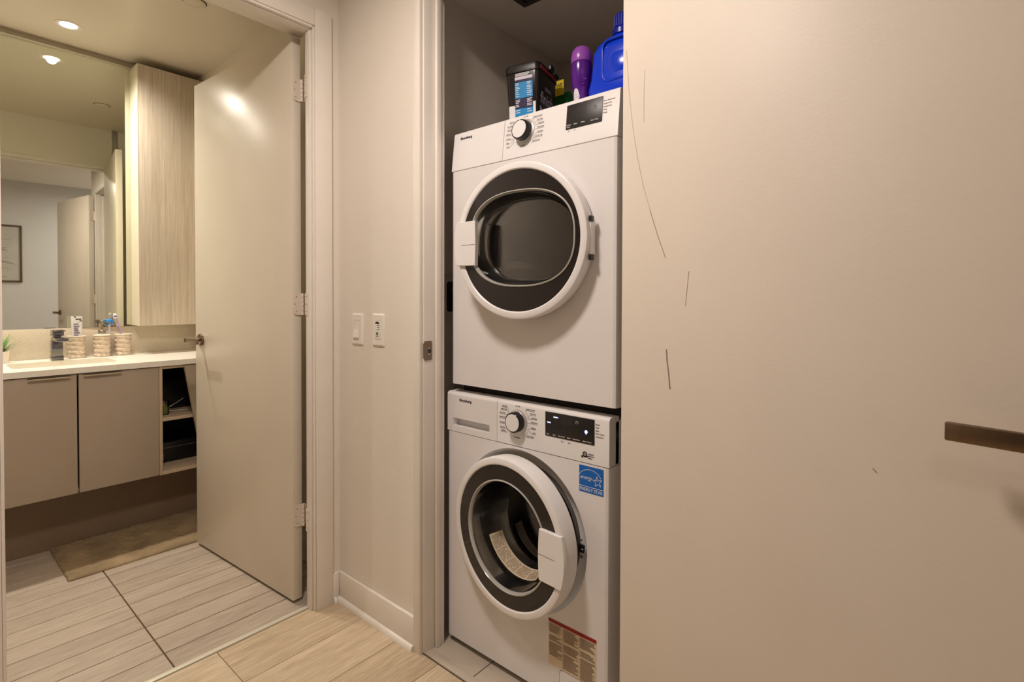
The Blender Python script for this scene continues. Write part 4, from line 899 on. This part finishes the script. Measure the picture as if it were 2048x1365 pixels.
for nm, x0, x1, z0, z1, M in (('label_white', -0.046, -0.0245, 0.004, 0.072, M_wink), ('label_white', 0.0385, 0.0475, 0.004, 0.076, M_wink), ('label_navy', -0.024, 0.038, 0.0637, 0.0885, mat('navy_print', S(40,34,74), 0.4)), ('label_blue', -0.024, 0.038, 0.090, 0.1345, mat('cyan_print', S(30,140,205), 0.4)), ('label_blue', -0.024, 0.038, 0.004, 0.062, MATS['cyan_print']), ('label_navy', -0.024, 0.038, 0.1355, 0.1405, MATS['navy_print']), ('label_white', -0.024, 0.038, 0.1415, 0.150, mat('lilac_white', S(214,206,224), 0.4))):
    bm = bmesh.new(); frontquad(bm, x0, x1, z0, z1, 0.0003); fin(nm, bm, M, tu)
bm = bmesh.new(); random.seed(5)
for z in (0.131, 0.127, 0.121, 0.117, 0.112, 0.106, 0.101, 0.095, 0.085, 0.081, 0.077, 0.071, 0.067, 0.056, 0.05, 0.1515, 0.1545, 0.1575):
    for xa, xb in ((-0.022, -0.006), (0.018, 0.036)): 
        if z > 0.15: xa, xb = (-0.022, 0.030) if xa < 0 else (0.031, 0.036)
        frontquad(bm, xa, xb-random.uniform(0, 0.006), z, z+0.0017, 0.0006)
fin('label_print', bm, M_wink, tu)
# side lettering on the long side (local +x side)
bm = bmesh.new(); text_bm(bm, 'finish', 0.0, 0.0, 0.034, 0.092, y=0.0, offset=0.012); 
for z_ in (-0.012, -0.018, -0.024, 0.044, 0.050): ribbon(bm, [(0.03, z_), (0.075, z_)], 0.0025, 0.0, 0.0002)
for v in bm.verts:
    lx_, lz_ = v.co.x, v.co.z; z = 0.078+lz_*0.95; yy_ = -0.038+lx_*1.05
    v.co = (bw/2*(0.87+0.13*min(1, (z-0.003)/0.152))+0.0008-v.co.y*0.5, yy_, z)
fin('brand_lettering', bm, mat('silver_print', S(178,170,196), 0.4), tu)
bm = bmesh.new()
for i in range(12):
    a, b = i/12, (i+1)/12
    def Q(t, top): 
        z = 0.004 if not top else 0.004+0.064*(1-t**1.3); yy_ = -0.04+0.09*t; return (bw/2*(0.87+0.13*min(1, (z-0.003)/0.152))+0.0007, yy_, z)
    bm.faces.new([bm.verts.new(p) for p in (Q(a, 0), Q(b, 0), Q(b, 1), Q(a, 1))])
fin('silver_swoosh', bm, mat('swoosh_silver', S(186,180,196), 0.35), tu)
box('red_stripe', (bw/2*1.0603, -0.052, 0.166), (bw/2*1.0603+0.0008, 0.066, 0.1745), mat('lid_red', S(170,40,60), 0.4), ld)
box('lid_tab', (bw/2*1.06, 0.0, 0.176), (bw/2*1.06+0.014, 0.030, 0.192), M_black, ld, 0.003)
box('lid_tab', (bw/2*1.06, 0.048, 0.172), (bw/2*1.06+0.010, 0.078, 0.184), M_black, ld, 0.003)
tu.scale = (1, 1, 1.12)
# sponge pack
gp = tag(empty('sponge_pack', (0.425, -0.715, ZD), R(-90)), 'green pouch with yellow label behind the tub', 'pouch')
bm = bmesh.new(); loft(bm, [[(x, y, z) for x, y in rrect(0, 0, 0.10*k_, 0.05*k2, 0.012*k2+0.002)] for z, k_, k2 in ((0, 0.9, 0.9), (0.01, 1.0, 1.0), (0.135, 1.0, 1.0), (0.165, 0.97, 0.7), (0.18, 0.85, 0.3))]); fin('pouch', bm, mat('pouch_green', S(20,110,50), 0.4, var=0.15, vscale=20), gp, smooth=45)
box('label', (-0.046, -0.0275, 0.165), (0.034, -0.0258, 0.216), mat('label_yellow', S(240,205,40), 0.45), gp)
bm = bmesh.new(); text_bm(bm, 'OWE', -0.008, 0.192, 0.014, 0.036, y=-0.0277, offset=0.02); fin('label_lettering', bm, mat('green_ink', S(20,70,40), 0.5), gp)
# purple bottle
pb = tag(empty('purple_bottle', (0.215, -0.940, ZD)), 'slim purple scent booster bottle with domed cap', 'bottle')
bm = bmesh.new(); lathe(bm, [(0.0001, 0), (0.022, 0), (0.0245, 0.003), (0.0245, 0.05), (0.0255, 0.075), (0.0295, 0.10), (0.0315, 0.12), (0.0318, 0.142), (0.0305, 0.149), (0.0001, 0.150)], (0, 0, 0), 40)
fin('bottle', bm, mat('bottle_purple', S(86,24,132), 0.2, var=0.06, vscale=20), pb, smooth=50)
bm = bmesh.new(); lathe(bm, [(0.0302, 0.1505), (0.0312, 0.154), (0.0308, 0.170), (0.0275, 0.185), (0.019, 0.195), (0.008, 0.1985), (0.0001, 0.199)], (0, 0, 0), 40, cap0=True); fin('cap', bm, mat('cap_violet', S(150,78,178), 0.28), pb, smooth=60)
bm = bmesh.new()
for i in range(14):
    a = R(150+i*3.6); a2 = R(150+(i+1)*3.6); t = (i/13-0.5)*2; t2 = ((i+1)/13-0.5)*2
    hgt = lambda q: 0.045*math.sqrt(max(0.02, 1-min(1, q*q)))
    rz_ = lambda z: 0.0252+max(0, z-0.048)*0.075
    P = lambda a_, z: (rz_(z)*math.cos(a_), rz_(z)*math.sin(a_), z)
    bm.faces.new([bm.verts.new(p) for p in (P(a, 0.050-hgt(t)*0.9), P(a2, 0.050-hgt(t2)*0.9), P(a2, 0.050+hgt(t2)*0.5), P(a, 0.050+hgt(t)*0.5))])
fin('oval_label', bm, mat('label_pale', S(220,212,226), 0.4, var=0.25, vscale=180), pb)
bm = bmesh.new()
for zc_, rr_ in ((0.098, 0.010), (0.086, 0.008)):
    tube(bm, [((0.0285+(zc_+rr_*math.sin(t)-0.098)*0.11)*math.cos(R(215)+rr_*math.cos(t)/0.029), (0.0285+(zc_+rr_*math.sin(t)-0.098)*0.11)*math.sin(R(215)+rr_*math.cos(t)/0.029), zc_+rr_*math.sin(t)) for t in [2*math.pi*i/20 for i in range(21)]], 0.0012, 6)
fin('embossed_swirl', bm, MATS['bottle_purple'], pb, smooth=60)
# blue jug
ju = tag(empty('detergent_jug', (0.235, -1.046, ZD), R(-90)), 'large bright blue detergent jug with dark blue cap', 'jug')
M_jug = mat('jug_blue', S(8,60,214), 0.2, var=0.04); M_cap = mat('cap_navy', S(8,26,150), 0.3, var=0.05)
def js(z, x0, x1, d, r_): return [(x, y, z) for x, y in rrect((x0+x1)/2, 0, x1-x0, d, r_)]
bm = bmesh.new(); loft(bm, [js(0.0, -0.068, 0.082, 0.09, 0.02), js(0.004, -0.073, 0.088, 0.098, 0.022), js(0.05, -0.073, 0.088, 0.10, 0.022), js(0.075, -0.064, 0.088, 0.10, 0.022), js(0.12, -0.060, 0.088, 0.098, 0.024), js(0.137, -0.060, 0.086, 0.096, 0.026), js(0.154, -0.052, 0.080, 0.090, 0.03), js(0.166, -0.036, 0.066, 0.078, 0.034), js(0.173, -0.016, 0.046, 0.058, 0.028), js(0.178, -0.012, 0.042, 0.052, 0.025)])
fin('body', bm, M_jug, ju, smooth=50)
bm = bmesh.new(); tube(bm, [(x, -0.0495, z) for x, z in rrect(0.025, 0.108, 0.088, 0.10, 0.020, 5)]+[(0.069, -0.0495, 0.108)], 0.0035, 8); fin('panel_rim', bm, M_jug, ju, smooth=60)
bm = bmesh.new(); loft(bm, [[(x, -0.0495, z) for x, z in rrect(0.035, 0.098, 0.055, 0.05, 0.012)], [(x, -0.0525, z) for x, z in rrect(0.035, 0.098, 0.045, 0.04, 0.012)]]); fin('grip_pad', bm, M_jug, ju, smooth=60)
bm = bmesh.new(); lathe(bm, [(0.030, 0.1785), (0.030, 0.190), (0.0265, 0.194), (0.0255, 0.197), (0.0255, 0.226), (0.0235, 0.2285), (0.0001, 0.229)], (0.018, 0, 0), 40, cap0=True)
cp_ = fin('cap', bm, M_cap, ju, smooth=40)
for i in range(20):
    a = 2*math.pi*i/20; bm = bmesh.new(); abox(bm, (0.018+0.0253*math.cos(a)-0.0010, 0.0253*math.sin(a)-0.0010, 0.199), (0.018+0.0253*math.cos(a)+0.0010, 0.0253*math.sin(a)+0.0010, 0.2245)); fin('cap_rib', bm, M_cap, cp_)
bm = bmesh.new(); tube(bm, [(-0.060, 0, 0.128), (-0.066, 0.0, 0.124), (-0.075, 0.0, 0.118)], 0.006, 8, 0.003); fin('pour_lug', bm, mat('lug_dark', S(30,28,48), 0.4), ju, smooth=60)
box('side_label', (0.0885, -0.040, 0.004), (0.0892, 0.040, 0.055), MATS['cyan_print'], ju)
for o_j in [ju]+list(ju.children): pass
ju.scale = (1.0, 1.0, 1.12)
# plastic bag scrap behind the jug
bm = bmesh.new(); random.seed(11); n1, n2 = 16, 14; G = []
for i in range(n1+1):
    row_ = []
    for j in range(n2+1):
        u_, v_ = i/n1, j/n2; row_.append(bm.verts.new((0.012*math.sin(u_*9+v_*5)+random.uniform(-.004, .004)+0.012, -0.045*u_+0.008*math.sin(v_*11)+random.uniform(-.003, .003), 0.165*v_*(1-0.25*u_*u_)+random.uniform(-.002, .002)+0.004)))
    G.append(row_)
for i in range(n1):
    for j in range(n2): bm.faces.new((G[i][j], G[i+1][j], G[i+1][j+1], G[i][j+1]))
for v in bm.verts: v.co.z = max(v.co.z, 0.001)
bg = fin('plastic_bag', bm, None, None, (0.300, -0.962, ZD))
Mb = bpy.data.materials.new('clear_film'); Mb.use_nodes = True; nt = Mb.node_tree; b = nt.nodes['Principled BSDF']
tr = nt.nodes.new('ShaderNodeBsdfTransparent'); mxs = nt.nodes.new('ShaderNodeMixShader'); nz = nt.nodes.new('ShaderNodeTexNoise'); nz.inputs['Scale'].default_value = 60
mr = nt.nodes.new('ShaderNodeMapRange'); mr.inputs[1].default_value = 0.4; mr.inputs[2].default_value = 0.7; mr.inputs[3].default_value = 0.08; mr.inputs[4].default_value = 0.4
b.inputs['Base Color'].default_value = (0.8, 0.78, 0.75, 1); b.inputs['Roughness'].default_value = 0.15
nt.links.new(nz.outputs[0], mr.inputs[0]); nt.links.new(mr.outputs[0], mxs.inputs[0]); nt.links.new(tr.outputs[0], mxs.inputs[1]); nt.links.new(b.outputs[0], mxs.inputs[2]); nt.links.new(mxs.outputs[0], nt.nodes['Material Output'].inputs[0])
bg.data.materials.append(Mb); tag(bg, 'crumpled clear plastic bag between purple bottle and jug', 'plastic bag')

# ------------------------------------------------------------------ closet fittings
ob = tag(empty('washer_outlet_box', (0.21, -0.4205, 1.152)), 'recessed white outlet box with taps beside the dryer', 'outlet box')
bm = bmesh.new(); o_ = rrect(0, 0, 0.128, 0.166, 0.006, 4); i_ = rrect(0, 0, 0.110, 0.106, 0.010, 4)
loft(bm, [[(x, 0.0, z) for x, z in o_], [(x, -0.006, z) for x, z in o_], [(x, -0.006, z) for x, z in i_], [(x, 0.0, z) for x, z in i_]], False, False); fin('frame', bm, mat('outlet_frame', S(190,182,172), 0.5), ob, smooth=30)
bm = bmesh.new(); loft(bm, [[(x, -0.0015, z) for x, z in i_], [(x, -0.0005, z) for x, z in i_]]); fin('recess', bm, mat('recess_dark', S(40,34,30), 0.7), ob)
for x in (-0.025, 0.02):
    bm = bmesh.new(); lathe(bm, [(0.010, -0.002), (0.010, -0.02), (0.014, -0.022), (0.014, -0.032), (0.0001, -0.033)], (x, 0, 0.018), 14, 'y'); fin('valve', bm, mat('brass_valve', S(150,130,110), 0.35, 0.9), ob, smooth=40)
cvn = tag(empty('ceiling_vent', (0.245, -0.725, 2.191)), 'dark square vent on the closet ceiling', 'vent')
boxes('vent_frame', [((-0.122, -0.125, -0.012), (0.122, -0.105, -0.0002)), ((-0.122, 0.105, -0.012), (0.122, 0.125, -0.0002)), ((-0.122, -0.105, -0.012), (-0.102, 0.105, -0.0002)), ((0.102, -0.105, -0.012), (0.122, 0.105, -0.0002))], mat('vent_dark', S(44,38,34), 0.5), cvn)
for i in range(7): box('vent_slat', (-0.1015, -0.096+i*0.029, -0.010), (0.1015, -0.078+i*0.029, -0.003), MATS['vent_dark'], cvn)

# small print and lettering: too small to pick apart piece by piece
for o in bpy.data.objects:
    n = o.name.split('.')[0]
    if o.parent and n in ('dial_lettering', 'unlit_segments', 'printed_marks', 'white_lettering', 'side_lettering', 'fine_print', 'brand_lettering', 'lit_icons', 'motor_emblem', 'sticker_lettering', 'label_print', 'label_lettering', 'dark_print', 'grey_print', 'grass_drawing', 'embossed_swirl'): o['kind'] = 'stuff'
